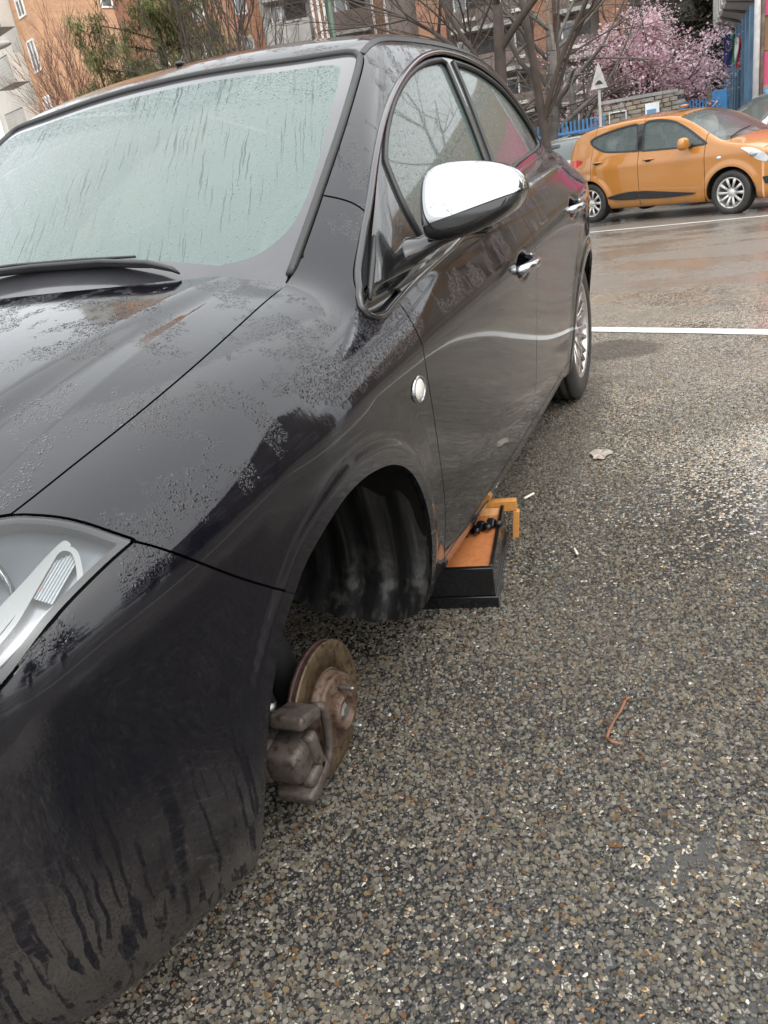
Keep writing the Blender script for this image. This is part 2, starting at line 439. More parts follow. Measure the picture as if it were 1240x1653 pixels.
def clear_mat(name, tint=(.95, .97, .98), rough=.02):
    """thin clear cover: mostly see-through, mirror-like at glancing angles"""
    q = NT(name); tr = q.n('BsdfTransparent', Color=tint); gl = q.n('BsdfGlossy', Color=(1, 1, 1), Roughness=rough)
    fr = q.n('Fresnel', IOR=1.55); ms = q.n('MixShader'); q.set(ms.inputs[0], fr.outputs[0])
    q.t.links.new(tr.outputs[0], ms.inputs[1]); q.t.links.new(gl.outputs[0], ms.inputs[2]); q.t.links.new(ms.outputs[0], q.out.inputs[0]); return q.m

MAT = {}
MAT['paint'] = paint_mat('black_paint', (.0035, .0035, .0065))
MAT['shade'] = simple('underbody_black', (.006, .006, .006), .8)
def liner_mat():
    q = NT('arch_liner'); p = q.pos(); z = q.n('SeparateXYZ', _0=p).outputs[2]; n_ = q.noise(q.scale(p, (9, 9, 3)), 1.0, 5, .65)
    d = q.math('MULTIPLY', q.ramp(n_, .54, .80), q.ramp(z, .62, .25)); q.bsdf(Base_Color=q.mix(d, (.005, .005, .005), (.05, .046, .042)), Roughness=q.ramp(d, 0, 1, .35, .7), Normal=q.bump(q.noise(p, 35.0, 4), .002)); return q.m
MAT['liner'] = liner_mat()
def guard_mat():
    q = NT('scuffed_splash_guard'); p = q.pos(); st = q.noise(q.scale(p, (40, 70, 3)), 1.0, 4, .6); bl = q.noise(p, 16.0, 5); z = q.n('SeparateXYZ', _0=p).outputs[2]
    d = q.math('ADD', q.math('MULTIPLY', q.ramp(st, .48, .70), .45), q.math('MULTIPLY', q.ramp(bl, .52, .70), q.ramp(z, .42, .22)), True)
    q.bsdf(Base_Color=q.mix(d, (.009, .009, .009), (.042, .040, .037)), Roughness=q.ramp(d, 0, 1, .30, .65), Normal=q.bump(bl, .004)); return q.m
MAT['guard'] = guard_mat()
MAT['trim'] = simple('gloss_black_trim', (.012, .012, .013), .12, bump=.0003, bsc=120, coat=.6)
MAT['scuttle'] = simple('scuttle_plastic', (.010, .010, .010), .75, bump=.001, bsc=150)
MAT['plastic'] = simple('black_plastic', (.018, .018, .019), .42, bump=.0004, bsc=300)
MAT['rubber'] = simple('rubber', (.02, .02, .02), .45, bump=.0005, bsc=200)
MAT['fogglass'] = glass_mat('fogged_windscreen', (.118, .168, .154), .78, 1.0, 1.0)
MAT['sideglass'] = glass_mat('side_glass', (.075, .105, .094), .88, .14, .15)
MAT['frit'] = simple('windscreen_border', (.05, .05, .055), .15, coat=.8)
def chrome():
    q = NT('chrome'); p = q.pos(); d = q.ramp(q.vor(p, 150.0), .42, .15); g = q.ramp(q.noise(p, 22.0, 3), .5, .56)
    q.bsdf(Base_Color=(.42, .43, .44), Metallic=1.0, Roughness=.05, Normal=q.bump(q.math('MULTIPLY', d, g), .0012, .6)); return q.m
MAT['chrome'] = chrome()
MAT['clear'] = clear_mat('clear_lens')
MAT['silver'] = simple('lamp_reflector', (.45, .46, .47), .18, .9, .06)
MAT['lampgrey'] = simple('lamp_grey_bezel', (.25, .27, .28), .3, .2)
MAT['lampwhite'] = simple('lamp_white_bezel', (.34, .345, .335), .25, .1, .06)
MAT['amber'] = simple('amber_bulb', (.75, .16, .04), .2, coat=1)
# ---------------------------------------------------------------- the black hatchback without its front wheel
CAR = empty('black_hatchback', (-1.2, 0, 0), 0, 'wet black hatchback missing its front wheel, propped low on a small wooden box', 'car')

def body_skin():
    zc = lambda x: .70 - .10 * sstep(-.2, .3, x)
    O, D = [(-3.0, y) for y in np.linspace(0, .24, 12)], [(-1, 0)] * 12
    for a in np.linspace(-math.pi / 2, 0, 30, endpoint=False): O.append((-3.0, .25)); D.append((math.sin(a), math.cos(a)))
    for x in np.arange(-3.0, .30, .0105): O.append((x, .25)); D.append((0, 1))
    for a in np.linspace(0, math.pi / 2, 64): O.append((.30, .25)); D.append((math.sin(a), math.cos(a)))
    O += [(.30, y) for y in np.linspace(.24, 0, 12)]; D += [(1, 0)] * 12
    O, D = np.array(O), np.array(D); T = np.radians(np.linspace(-84, 112, 300)); n, m = len(O), len(T)
    o3 = np.repeat(np.column_stack([O, zc(O[:, 0])]), m, 0)
    d3 = np.column_stack([np.repeat(D, m, 0) * np.tile(np.cos(T), n)[:, None], np.tile(np.sin(T), n)])
    V = cast(F_body, o3, d3, .02, 1.9); return V, grad(F_body, V), grid_faces(n, m)

def height_skin(Fn, x0, x1, y0, y1, st, z0, z1):
    X, Y = np.meshgrid(np.arange(x0, x1, st), np.arange(y0, y1 + st / 2, st), indexing='ij'); n = X.size
    O = np.column_stack([X.ravel(), Y.ravel(), np.full(n, z0)]); D = np.tile([0, 0, 1.], (n, 1))
    V = cast(Fn, O, D, 0, z1 - z0); return Skin(V, grad(Fn, V), [tuple(f) for f in grid_faces(*X.shape).tolist()])

BV, BN, BQ = body_skin()
G = .0019                                                      # half a shut line
YH = Spline([(-.60, .668), (-.36, .668), (-.29, .668), (-.12, .680), (.056, .692), (.293, .680), (.408, .660), (.48, .645), (.54, .628), (.9, .5)])
WS = curve([(-.31, .662), (-.36, .663), (-.50, .661), (-.70, .650), (-.87, .630), (-.99, .609), (-1.02, .590), (-1.022, .56), (-.995, .42), (-.985, .25), (-.98, 0)], 6)
WSP = np.vstack([WS, [(-.98, -.0)], (WS * [1, -1])[::-1], [(-.24, -.66), (-.17, 0), (-.24, .66)]])
TOPP = np.vstack([[(1.1, 0), (1.1, .45)], np.column_stack([np.linspace(.9, -.36, 60), YH(np.linspace(.9, -.36, 60))]), WS[6:], [(-.98, 0)]])
DF = Spline([(1.25, -.545), (1.12, -.522), (1.057, -.506), (1.007, -.478), (.94, -.446), (.89, -.443), (.845, -.438), (.80, -.430), (.757, -.428), (.69, -.440), (.60, -.460), (.476, -.476), (.338, -.482), (.246, -.489), (.10, -.50)][::-1])
DR = Spline([(.1, -1.42), (.2, -1.43), (.33, -1.45), (.48, -1.495), (.63, -1.53), (.75, -1.545), (.87, -1.53), (1.0, -1.52), (1.2, -1.52)])
RE = Spline([(.1, -2.19), (.3, -2.195), (.45, -2.205), (.6, -2.26), (.7, -2.34), (.85, -2.43), (1.0, -2.47), (1.2, -2.49)])
ARCH1 = np.vstack([curve([(-.365, -.05), (-.360, .12), (-.362, .22), (-.358, .298), (-.346, .393), (-.325, .477), (-.272, .556), (-.185, .611), (-.075, .639), (.02, .642), (.10, .626), (.186, .595), (.237, .558), (.285, .512), (.344, .419), (.378, .32), (.394, .224), (.408, .15), (.43, -.05)], 5)])
_t = np.linspace(R(-25), R(205), 50)
ARCH2 = np.vstack([np.column_stack([-2.6 + .358 * np.cos(_t), .30 + .358 * np.sin(_t)]), [(-2.95, -.05), (-2.25, -.05)]])
BUMP = np.vstack([curve([(.10, .45), (.20, .535), (.254, .579), (.346, .655), (.404, .709), (.448, .757)], 5), [(.46, .768), (.56, .752), (.68, .72), (.80, .68), (1.0, .64), (1.0, -.2), (.1, -.2)]])
LAMP3 = [(.452, .794, .764), (.460, .768, .778), (.469, .723, .798), (.480, .676, .809), (.498, .632, .814), (.55, .54, .80), (.64, .43, .76), (.74, .40, .70), (.80, .46, .645), (.79, .58, .640), (.735, .695, .655), (.664, .744, .685), (.572, .768, .731), (.50, .782, .752)]
LU, LW = np.array([-.64, .77, 0]), np.array([-.52, -.43, .74]); LW = LW / np.linalg.norm(LW)
lp2 = lambda P: np.column_stack([P @ LU, P @ LW])
LAMP = lp2(np.array(LAMP3)); LAMP = np.vstack([curve(LAMP[[0, 1, 2, 3, 4, 5, 6]], 5), curve(LAMP[[6, 7, 8, 9, 10]], 5)[1:], curve(LAMP[[10, 11, 12, 13, 0]], 5)[1:-1]])
FR = np.vstack([curve([(-.36, .868), (-.322, .871), (-.300, .884), (-.308, .910), (-.352, .950), (-.432, 1.007), (-.515, 1.061), (-.68, 1.16), (-.853, 1.246), (-1.055, 1.321), (-1.279, 1.384), (-1.482, 1.422), (-1.70, 1.437), (-1.983, 1.420), (-2.258, 1.368), (-2.468, 1.294), (-2.671, 1.196), (-2.79, 1.118), (-2.79, 1.098), (-2.72, 1.092)], 5),
                curve([(-2.6, 1.088), (-1.864, 1.046), (-1.2, .973), (-.9, .941), (-.648, .911), (-.466, .884)], 4)])
GF = np.vstack([curve([(-.700, .955), (-.688, 1.046), (-.712, 1.135), (-.733, 1.16), (-.835, 1.219), (-.992, 1.287), (-1.19, 1.349), (-1.41, 1.394), (-1.60, 1.413)], 5), curve([(-1.645, 1.405), (-1.611, 1.307), (-1.572, 1.209), (-1.52, 1.108), (-1.487, 1.030), (-1.2, .998), (-.9, .966)], 4)])
GR = np.vstack([curve([(-1.735, 1.410), (-1.9, 1.402), (-2.053, 1.382), (-2.25, 1.336), (-2.42, 1.266), (-2.56, 1.185), (-2.60, 1.128)], 4), curve([(-2.56, 1.113), (-1.9, 1.073), (-1.585, 1.040), (-1.61, 1.13), (-1.655, 1.22), (-1.71, 1.33)], 4)])
xz = lambda P: P[:, [0, 2]]
xy = lambda P: P[:, :2]
BELT = Spline([(-2.8, 1.095), (-2.6, 1.088), (-1.864, 1.046), (-1.2, .973), (-.9, .941), (-.648, .911), (-.466, .884), (-.32, .871)])
SILL = lambda x: .236 + .022 * (-x - .4)
ROOFY = lambda x: .602 - .35 * np.maximum(-x - 2.3, 0) ** 2

def far(P, a, b, c=None):                                      # box pre-test
    return a <= P <= b
def clipped(box, fns):
    x0, x1, z0, z1 = box; k = (BV[:, 0] > x0) & (BV[:, 0] < x1) & (BV[:, 2] > z0) & (BV[:, 2] < z1)
    S = skin_sub(BV, BN, BQ, k)
    for f in fns: S = cut(S, f)
    return S
out = lambda poly, g, pr=xz: (lambda P: g - sdpoly(pr(P), poly))
inn = lambda poly, g, pr=xz: (lambda P: sdpoly(pr(P), poly) + g)
cone = lambda: (lambda P: -P[:, 1])                            # left half only

lamp_out = lambda P: np.where((P[:, 0] > .35) & (P[:, 2] > .5), G * 1.3 - sdpoly(lp2(P), LAMP), -1)
top_out = lambda P: np.where(P[:, 2] > .6, np.where(P[:, 0] > -.36, G, .011) - sdpoly(xy(P), TOPP), -1)
fender = clipped((-.62, .75, .05, 1.3), [lambda P: DF(P[:, 2]) + G - P[:, 0], out(ARCH1, 0), out(BUMP, G), out(FR, .004), lamp_out, top_out])
skin_obj('front_fender', fender, MAT['paint'], CAR)
bumper = clipped((.05, 1.0, -.1, .85), [inn(BUMP, G), out(ARCH1, 0), lamp_out, top_out])
bumper = cut(bumper, lambda P: -P[:, 1])
skin_obj('front_bumper', bumper, MAT['paint'], CAR, depth=.02)
skin_obj('front_bumper', bumper, MAT['paint'], CAR, depth=.02, flip=True)
dfr = clipped((-1.7, -.35, .1, 1.1), [lambda P: P[:, 0] - DF(P[:, 2]) + G, lambda P: DR(P[:, 2]) + G - P[:, 0], lambda P: SILL(P[:, 0]) + G - P[:, 2], out(FR, .003), lambda P: P[:, 2] - BELT(P[:, 0]) - .02])
skin_obj('front_door', dfr, MAT['paint'], CAR)
drr = clipped((-2.6, -1.3, .1, 1.15), [lambda P: P[:, 0] - DR(P[:, 2]) + G, lambda P: RE(P[:, 2]) + G - P[:, 0], lambda P: SILL(P[:, 0]) + G - P[:, 2], out(FR, .003), out(ARCH2, 0), lambda P: P[:, 2] - BELT(P[:, 0]) - .02])
skin_obj('rear_door', drr, MAT['paint'], CAR)
sill = clipped((-2.4, -.3, .05, .32), [lambda P: P[:, 0] - DF(P[:, 2]) + G, lambda P: P[:, 2] - SILL(P[:, 0]) + G, out(ARCH2, 0), lambda P: .55 - P[:, 1]])
skin_obj('sill', sill, MAT['paint'], CAR)
side = clipped((-3.6, -.40, .1, 1.7), [lambda P: P[:, 0] - DF(P[:, 2]) + G, out(FR, .004), lambda P: np.minimum(BELT(P[:, 0]) - .005 - P[:, 2], P[:, 0] - RE(P[:, 2]) + G) + 0, out(ARCH2, 0), top_out,
                                       lambda P: np.where((P[:, 2] > 1.0) & (P[:, 0] < -.9), ROOFY(P[:, 0]) + .007 - P[:, 1], -1), lambda P: -P[:, 1]])
skin_obj('body_side', side, MAT['paint'], CAR)

tg = clipped((-3.7, -2.85, .9, 1.6), [lambda P: P[:, 0] + 2.955, lambda P: 1.003 - P[:, 2], lambda P: P[:, 1] - ROOFY(P[:, 0]) - .003])
for fl in (False, True): skin_obj('tailgate', tg, MAT['paint'], CAR, flip=fl)
# glasshouse
ringof = lambda poly, a, b: [lambda P: a - sdpoly(xz(P), poly), lambda P: sdpoly(xz(P), poly) - b]
def ring(S, poly, mid, half, h, pr=xz):
    d = sdpoly(pr(S.V), poly); S.V = S.V + S.N * (h * np.sqrt(np.clip(1 - ((d - mid) / half) ** 2, 0, 1)))[:, None]; return S
frame_s = clipped((-2.9, -.2, .8, 1.5), [inn(FR, .012), out(GF, .006), out(GR, .006)])
skin_obj('window_frame', frame_s, MAT['trim'], CAR, depth=.01, off=-.004)
def on_side(xzp, off=0.0):
    q = np.asarray(xzp); O = np.column_stack([q[:, 0], np.full(len(q), .2), q[:, 1]]); P = cast(F_body, O, np.tile([0, 1., 0], (len(q), 1)), 0, .9); return P + grad(F_body, P) * off
def even(poly, st, closed=True):
    p = np.vstack([poly, poly[:1]]) if closed else np.asarray(poly); L_ = np.r_[0, np.cumsum(np.linalg.norm(np.diff(p, axis=0), axis=1))]; t = np.linspace(0, L_[-1], max(8, int(L_[-1] / st)))
    return np.column_stack([np.interp(t, L_, p[:, k]) for k in range(p.shape[1])])
MB().tube(on_side(even(FR, .02), .001), .0085, 8, cap=False).build('window_moulding', MAT['trim'], CAR, True)
fr2 = FR.mean(0) + (FR - FR.mean(0)) * np.array([.962, .90]); 
for nm, poly in (('front_door_glass', GF), ('rear_door_glass', GR)):
    g = clipped((-2.9, -.2, .8, 1.5), [inn(poly, -.004)]); o = skin_obj(nm, g, MAT['sideglass'], CAR, depth=0, off=-.009)
    MB().tube(on_side(even(poly, .02), -.002), .0075, 8, cap=False).build('window_seal', MAT['rubber'], CAR, True)
    skin_obj(nm, g, MAT['sideglass'], CAR, depth=0, off=-.009, flip=True)
# trim line along the belt: two polished strips
bs = clipped((-2.8, -.3, .8, 1.15), [lambda P: BELT(P[:, 0]) - .001 - P[:, 2], lambda P: P[:, 2] - BELT(P[:, 0]) - .017, lambda P: P[:, 0] + .47])
bs.V = bs.V + bs.N * (.009 * np.sqrt(np.clip(1 - ((bs.V[:, 2] - BELT(bs.V[:, 0]) - .009) / .0085) ** 2, 0, 1)))[:, None]
skin_obj('belt_moulding', bs, MAT['trim'], CAR, depth=.008)

hood = height_skin(F_lower, -.48, .92, -.76, .76, .0105, .2, 1.3)
HREAR = curve([(-.345, .69), (-.325, .655), (-.29, .58), (-.255, .47), (-.215, .33), (-.195, .16), (-.19, 0)], 5)
hoodp = np.vstack([HREAR, (HREAR * [1, -1])[::-1][1:], [(1.0, -.7), (1.0, .7)]])
hood = cut(hood, lambda P: np.abs(P[:, 1]) - YH(P[:, 0]) + G)
hood = cut(hood, lambda P: sdpoly(xy(P), hoodp))
hood = cut(hood, lambda P: np.where((P[:, 0] > .3), .004 - sdpoly(lp2(P * [1, 0, 1] + np.abs(P) * [0, 1, 0]), LAMP), -1))
hood = cut(hood, lambda P: P[:, 0] - .86 + .25 * P[:, 1] ** 2)
skin_obj('bonnet', hood, MAT['paint'], CAR, depth=.02)

wsk = height_skin(F_green, -1.12, -.10, -.72, .72, .011, .86, 1.75)
glass = cut(wsk, lambda P: sdpoly(xy(P), WSP) + .004)
IN = np.vstack([curve([(-.318, .50), (-.345, .565), (-.39, .607), (-.458, .632), (-.577, .632), (-.787, .603), (-.935, .575), (-.962, .555), (-.965, .52), (-.945, .40), (-.935, .2), (-.93, 0)], 5)])
IN = np.vstack([IN, (IN * [1, -1])[::-1][1:]])
fog = cut(glass, lambda P: sdpoly(xy(P), IN)); skin_obj('windscreen', fog, MAT['fogglass'], CAR, depth=0)
bord = cut(glass, lambda P: .0 - sdpoly(xy(P), IN)); skin_obj('windscreen_border', bord, MAT['frit'], CAR, depth=.006)
we = even(WS[2:], .02, False); we = np.vstack([we, (we * [1, -1])[::-1]]); Pw = cast(F_green, np.column_stack([we, np.full(len(we), .9)]), np.tile([0, 0, 1.], (len(we), 1)), 0, .9)
MB().tube(Pw + (0, 0, .001), .0095, 8, cap=True).build('windscreen_seal', MAT['rubber'], CAR, True)
rf = height_skin(F_green, -2.95, -.9, -.65, .65, .0135, .86, 1.75)
rf = cut(rf, lambda P: .012 - sdpoly(xy(P), WSP)); rf = cut(rf, lambda P: np.abs(P[:, 1]) - ROOFY(P[:, 0]) + .006); skin_obj('roof', rf, MAT['paint'], CAR, depth=.01)
rm = clipped((-2.9, -.98, 1.0, 1.7), [lambda P: ROOFY(P[:, 0]) - .007 - P[:, 1], lambda P: P[:, 1] - ROOFY(P[:, 0]) - .008, lambda P: P[:, 0] + 1.03]); rm.V = rm.V + rm.N * .002
skin_obj('roof_moulding', rm, MAT['plastic'], CAR, depth=.01)

# dark inner body behind the shut lines, and the far side
inner = clipped((-3.7, 1.2, 0, 1.7), [out(ARCH1, .004), out(ARCH2, .004), out(GF, .012), out(GR, .012), lambda P: np.where((P[:, 2] > .8) & (P[:, 0] > -1.2), .02 - sdpoly(xy(P), WSP), -1), lambda P: -P[:, 1] - .002, lamp_out])
inner = cut(inner, lambda P: np.where((P[:, 0] > -.35) & (P[:, 2] > .62), sdpoly(xy(P), TOPP) * -1 - .03, -1))
skin_obj('inner_body', inner, MAT['shade'], CAR, depth=0, off=-.022)
farside = clipped((-3.7, 1.2, 0, 1.7), [out(ARCH1, 0), out(ARCH2, 0), out(GF, .006), out(GR, .006), top_out, lambda P: -P[:, 1] - .002, lamp_out, lambda P: np.where((P[:, 2] > 1.0) & (P[:, 0] < -.9), ROOFY(P[:, 0]) + .007 - P[:, 1], -1)])
skin_obj('body_side', farside, MAT['paint'], CAR, depth=.01, flip=True)

# wheel houses
def liner(arch, y0, y1, sgn, ex):
    m = MB(); a = np.asarray(arch); k = len(a); V = []
    c = a.mean(0); q = c + (a - c) * ex
    ye = side_y(q[:, 0], q[:, 1]) - .016
    for y in (None, -1, y0): V += [(p[0], sgn * (e_ if y is None else (e_ - .05 if y == -1 else y)), p[1]) for p, e_ in zip(q, ye)]
    F = [(j * k + i, j * k + i + 1, (j + 1) * k + i + 1, (j + 1) * k + i) for j in range(2) for i in range(k - 1)]
    F.append(tuple(range(2 * k, 3 * k))); m.add(V, F, True); return m
for sgn in (1, -1):
    liner(ARCH1[ARCH1[:, 1] > .19], .48, .862, sgn, 1.012).build('wheel_arch_liner', MAT['liner'], CAR, True)
    liner(ARCH2[ARCH2[:, 1] > .21], .50, .862, sgn, 1.012).build('wheel_arch_liner', MAT['liner'], CAR, True)
m = MB(); m.box((-1.3, 0, .21), (1.7, 1.5, .06)); m.box((-3.0, 0, .26), (.5, 1.2, .06)); m.box((.35, 0, .22), (.5, 1.0, .05)); m.build('underbody', MAT['shade'], CAR, True)
# ---- lamp
def lampP(q):                                                  # a point on the lamp face from its 2D coordinates
    q = np.atleast_2d(q); O = LU * q[:, :1] + LW * q[:, 1:]; n = np.cross(LU, LW); n = n if n[0] > 0 else -n
    return cast(F_body, O + n * .3, np.tile(n, (len(q), 1)), 0, .9)
_l0, _l1 = LAMP.min(0), LAMP.max(0); _A, _W = np.meshgrid(np.arange(_l0[0] - .01, _l1[0] + .01, .0032), np.arange(_l0[1] - .01, _l1[1] + .01, .0032), indexing='ij')
_P = lampP(np.column_stack([_A.ravel(), _W.ravel()])); lens = cut(Skin(_P, grad(F_body, _P), [tuple(f) for f in grid_faces(*_A.shape).tolist()]), lambda P: sdpoly(lp2(P), LAMP) + .002)
lamp = skin_obj('headlight', lens, MAT['clear'], CAR, depth=0)
skin_obj('lamp_housing', cut(lens, lambda P: sdpoly(lp2(P), LAMP) + .004), MAT['lampgrey'], lamp, depth=-.030, off=-.036)
dark = cut(lens, lambda P: np.abs(sdpoly(lp2(P), LAMP) + .007) - .0045); skin_obj('lamp_gasket', dark, MAT['rubber'], lamp, depth=.01, off=-.003)
pt = lambda *a: lp2(np.array(a, float))
CAPI = curve(pt((.565, .7315, .760), (.535, .7285, .773), (.512, .728, .7825), (.503, .740, .778), (.512, .754, .768), (.533, .7685, .749), (.553, .766, .742), (.585, .758, .734), (.620, .7480, .720), (.66, .733, .704), (.655, .722, .712), (.61, .732, .735)), 4, True)
BAND = curve(pt((.495, .722, .7885), (.530, .717, .7795), (.575, .713, .765), (.64, .697, .742), (.72, .65, .72), (.73, .665, .706), (.66, .715, .722), (.60, .727, .742), (.56, .729, .761), (.53, .727, .774), (.508, .727, .7835), (.497, .735, .782)), 4, True)
ib = cut(lens, lambda P: sdpoly(lp2(P), BAND)); skin_obj('lamp_bezel', ib, MAT['lampwhite'], lamp, depth=.016, off=-.010)
ir = cut(lens, lambda P: np.abs(sdpoly(lp2(P), CAPI)) - .0035); skin_obj('indicator_rim', ir, MAT['lampwhite'], lamp, depth=.02, off=-.006)
ic = cut(lens, lambda P: sdpoly(lp2(P), CAPI)); skin_obj('indicator_bowl', ic, simple('indicator_bowl', (.20, .21, .22), .2, .5), lamp, depth=-.01, off=-.022)
# the fluted cover of the indicator: one sheet folded in ribs
A0, A1, A2 = [lp2(np.array([p]))[0] for p in ((.560, .756, .7495), (.520, .735, .7765), (.640, .7385, .711))]
na, nb = 14, 90; Vr = []
for i in range(na):
    for j in range(nb):
        s_ = i / (na - 1); t_ = j / (nb - 1); a_ = A1 * (1 - s_) + A2 * s_; wv_ = (A0 - (A1 + A2) / 2)
        Vr.append(a_ + wv_ * (2.1 * (t_ - .5)))
Vr = np.array(Vr); P3 = lampP(Vr); N3 = grad(F_body, P3); P3 = P3 - N3 * (.010 + .0016 * np.sin(np.tile(np.arange(nb), na) * 2 * math.pi * 11 / 90))[:, None]
_cap0, _cap1 = A1, A2
rib = cut(Skin(P3, N3, [tuple(f) for f in grid_faces(na, nb).tolist()]), lambda P: sdpoly(lp2(P), CAPI) + .002); rib = cut(rib, lambda P: (lp2(P) - _cap0) @ ((_cap1 - _cap0) / ((_cap1 - _cap0) @ (_cap1 - _cap0))) - .46)
fl = mesh('indicator_lens', rib.V, rib.F, True); link('indicator_lens', fl, simple('fluted_cover', (.50, .52, .53), .16, .55, .05), lamp)
MB().ell((.556, .728, .745), (.008, .006, .006)).build('indicator_bulb', MAT['amber'], lamp)
m = MB(); m.lathe([(.020, -.02), (.045, -.012), (.066, .010), (.074, .030), (.078, .030), (.078, .022)], (.575, .615, .735), (.85, .35, .25), 36); m.build('reflector', MAT['silver'], lamp)
MB().ell((.60, .625, .742), (.03, .03, .03)).build('projector_lens', MAT['silver'], lamp)
STEP = np.array(LAMP[int(len(LAMP) * .62):]); st_ = cut(lens, lambda P: sdpoly(lp2(P), BAND) * -1 + .004); st_ = cut(st_, lambda P: .004 - sdpoly(lp2(P), CAPI)); st_ = cut(st_, lambda P: sdpoly(lp2(P), LAMP) + .006)
ax_ = (pt((.66, .733, .704))[0] - pt((.512, .754, .768))[0]); ax_ /= np.linalg.norm(ax_); pr_ = np.array([-ax_[1], ax_[0]]); qd = lp2(st_.V) @ pr_
_c0 = float(pt((.56, .755, .748))[0] @ pr_); _sg = np.sign(float(pt((.664, .744, .69))[0] @ pr_) - _c0) if abs(float(pt((.664, .744, .69))[0] @ pr_) - _c0) > 1e-4 else 1
st_.V = st_.V - st_.N * (.026 + .005 * sstep(.0, .012, (qd - _c0) * _sg) * np.abs(((qd / .017) % 1) - .5) * 2)[:, None]; st_.N = grad(F_body, st_.V + st_.N * .024)
so = mesh('reflector_steps', st_.V, st_.F, False); so.polygons.foreach_set('use_smooth', [True] * len(so.polygons)); link('reflector_steps', so, simple('lamp_chamber', (.11, .125, .135), .3, .4), lamp)
# ---- door mirror
def door_mirror():
    o = curve([(.864, 1.030), (.865, 1.075), (.872, 1.106), (.894, 1.122), (.934, 1.126), (.997, 1.120), (1.052, 1.105), (1.082, 1.080), (1.092, 1.056), (1.082, 1.032), (1.060, 1.012), (1.01, .990), (.955, .976), (.90, .974), (.868, .986)], 6, True)
    c = np.array([.975, 1.055]); n = len(o); x0 = -.62; rings = 24
    def shell(d, e, inv):
        V, F = [], []
        for i in range(rings + 1):
            rho = math.sin(math.pi / 2 * i / rings) if i else 0
            for k in range(n):
                p = c + (o[k] - c) * rho; V.append((x0 + d * max(0, 1 - rho ** 2.6) ** e, p[0], p[1]))
        for i in range(rings):
            for k in range(n):
                F.append((i * n + k, i * n + (k + 1) % n, (i + 1) * n + (k + 1) % n, (i + 1) * n + k))
        return np.array(V), [f[::-1] if inv else f for f in F]
    V, F = shell(.065, .5, False); vv_ = (V[:, 2] - c[1]) / .072; V[:, 0] = x0 + .080 * (1 - .86 * np.maximum(0, (vv_ + .45) / 1.45) ** 1.7) * np.repeat(np.array([max(0, 1 - math.sin(math.pi / 2 * i / rings) ** 9) ** .38 for i in range(rings + 1)]), n)
    split = lambda P: P[:, 2] - (1.011 + .20 * (P[:, 1] - .87))
    fa = np.array(F); gN = np.cross(V[fa[:, 1]] - V[fa[:, 0]], V[fa[:, 2]] - V[fa[:, 0]]) + np.cross(V[fa[:, 2]] - V[fa[:, 0]], V[fa[:, 3]] - V[fa[:, 0]])
    N = np.zeros_like(V)
    for k in range(4): np.add.at(N, fa[:, k], gN)
    N[:n] = N[:n].sum(0); N /= np.maximum(np.linalg.norm(N, axis=1), 1e-12)[:, None]
    if N[:n, 0].mean() < 0: N = -N
    S = Skin(V, N, F)
    cap = cut(S, lambda P: .0012 - split(P)); low = cut(S, lambda P: split(P))
    h = skin_obj('door_mirror', low, MAT['trim'], CAR, depth=.008)
    skin_obj('mirror_cap', cap, MAT['chrome'], h, depth=.006, off=.002, world=False)
    Vb, Fb = shell(-.055, .35, True); b = mesh('mirror_back', Vb, Fb, True); link('mirror_back', b, MAT['plastic'], h)
    m = MB(); m.tube([(-.60, .800, .955), (-.602, .822, .957), (-.606, .852, .966), (-.612, .89, .980), (-.618, .93, .990), (-.62, .965, .996)], [.062, .050, .037, .030, .027, .024], 20, flat=.60, up=(.25, -.2, 1)); m.build('mirror_arm', MAT['trim'], h)
    m = MB(); m.box((-.618, .945, .984), (.05, .12, .012), rotz(0) @ np.eye(3), .004); m.build('mirror_hinge', MAT['plastic'], h)
door_mirror()
def side_pt(x, z): return np.array([x, float(side_y(np.array([x]), np.array([z]))[0]), z])
m = MB(); m.tube([(-.47, .795, 1.012), (-.41, .808, .968), (-.355, .818, .925), (-.335, .822, .905)], [.004, .007, .007, .004], 8); m.build('quarter_seal', MAT['rubber'], CAR, True)

# ---- handles, side lamp
for hx, hz in ((-1.36, .797), (-2.27, .872)):
    y = .893
    m = MB(); m.tube([(hx + .088, y - .006, hz - .004), (hx + .078, y + .012, hz - .003), (hx + .045, y + .030, hz), (hx, y + .037, hz + .002), (hx - .045, y + .031, hz + .003), (hx - .078, y + .012, hz + .003), (hx - .088, y - .006, hz + .003)], [.012, .018, .019, .019, .020, .022, .016], 16, flat=.8, up=(0, 0, 1))
    h = m.build('door_handle', MAT['chrome'], CAR, True)
    p = side_pt(hx - .094, hz + .003); MB().ell(p + (0, .004, 0), (.017, .010, .020)).build('handle_end', MAT['chrome'], h)
    MB().tube([p + (0, .009, .001), p + (0, .0155, .001)], .0065, 12).build('key_lock', MAT['chrome'], h)
p = side_pt(-.375, .705)
rp = MB().lathe([(.0, .008), (.5, .0072), (.8, .004), (.93, 0)], (0, 0, 0), (0, 1, 0), 28); rp.V = [(p[0] + v[0] * .034, p[1] + v[1], p[2] + v[2] * .026) for v in rp.V]
rp.build('side_repeater', simple('repeater_lens', (.75, .72, .68), .15, coat=1), CAR, True)
rr_ = MB().lathe([(.90, .002), (.95, .005), (1.05, .005), (1.12, -.001)], (0, 0, 0), (0, 1, 0), 28); rr_.V = [(p[0] + v[0] * .034, p[1] + v[1], p[2] + v[2] * .026) for v in rr_.V]
rr_.build('repeater_rim', MAT['chrome'], CAR, True)

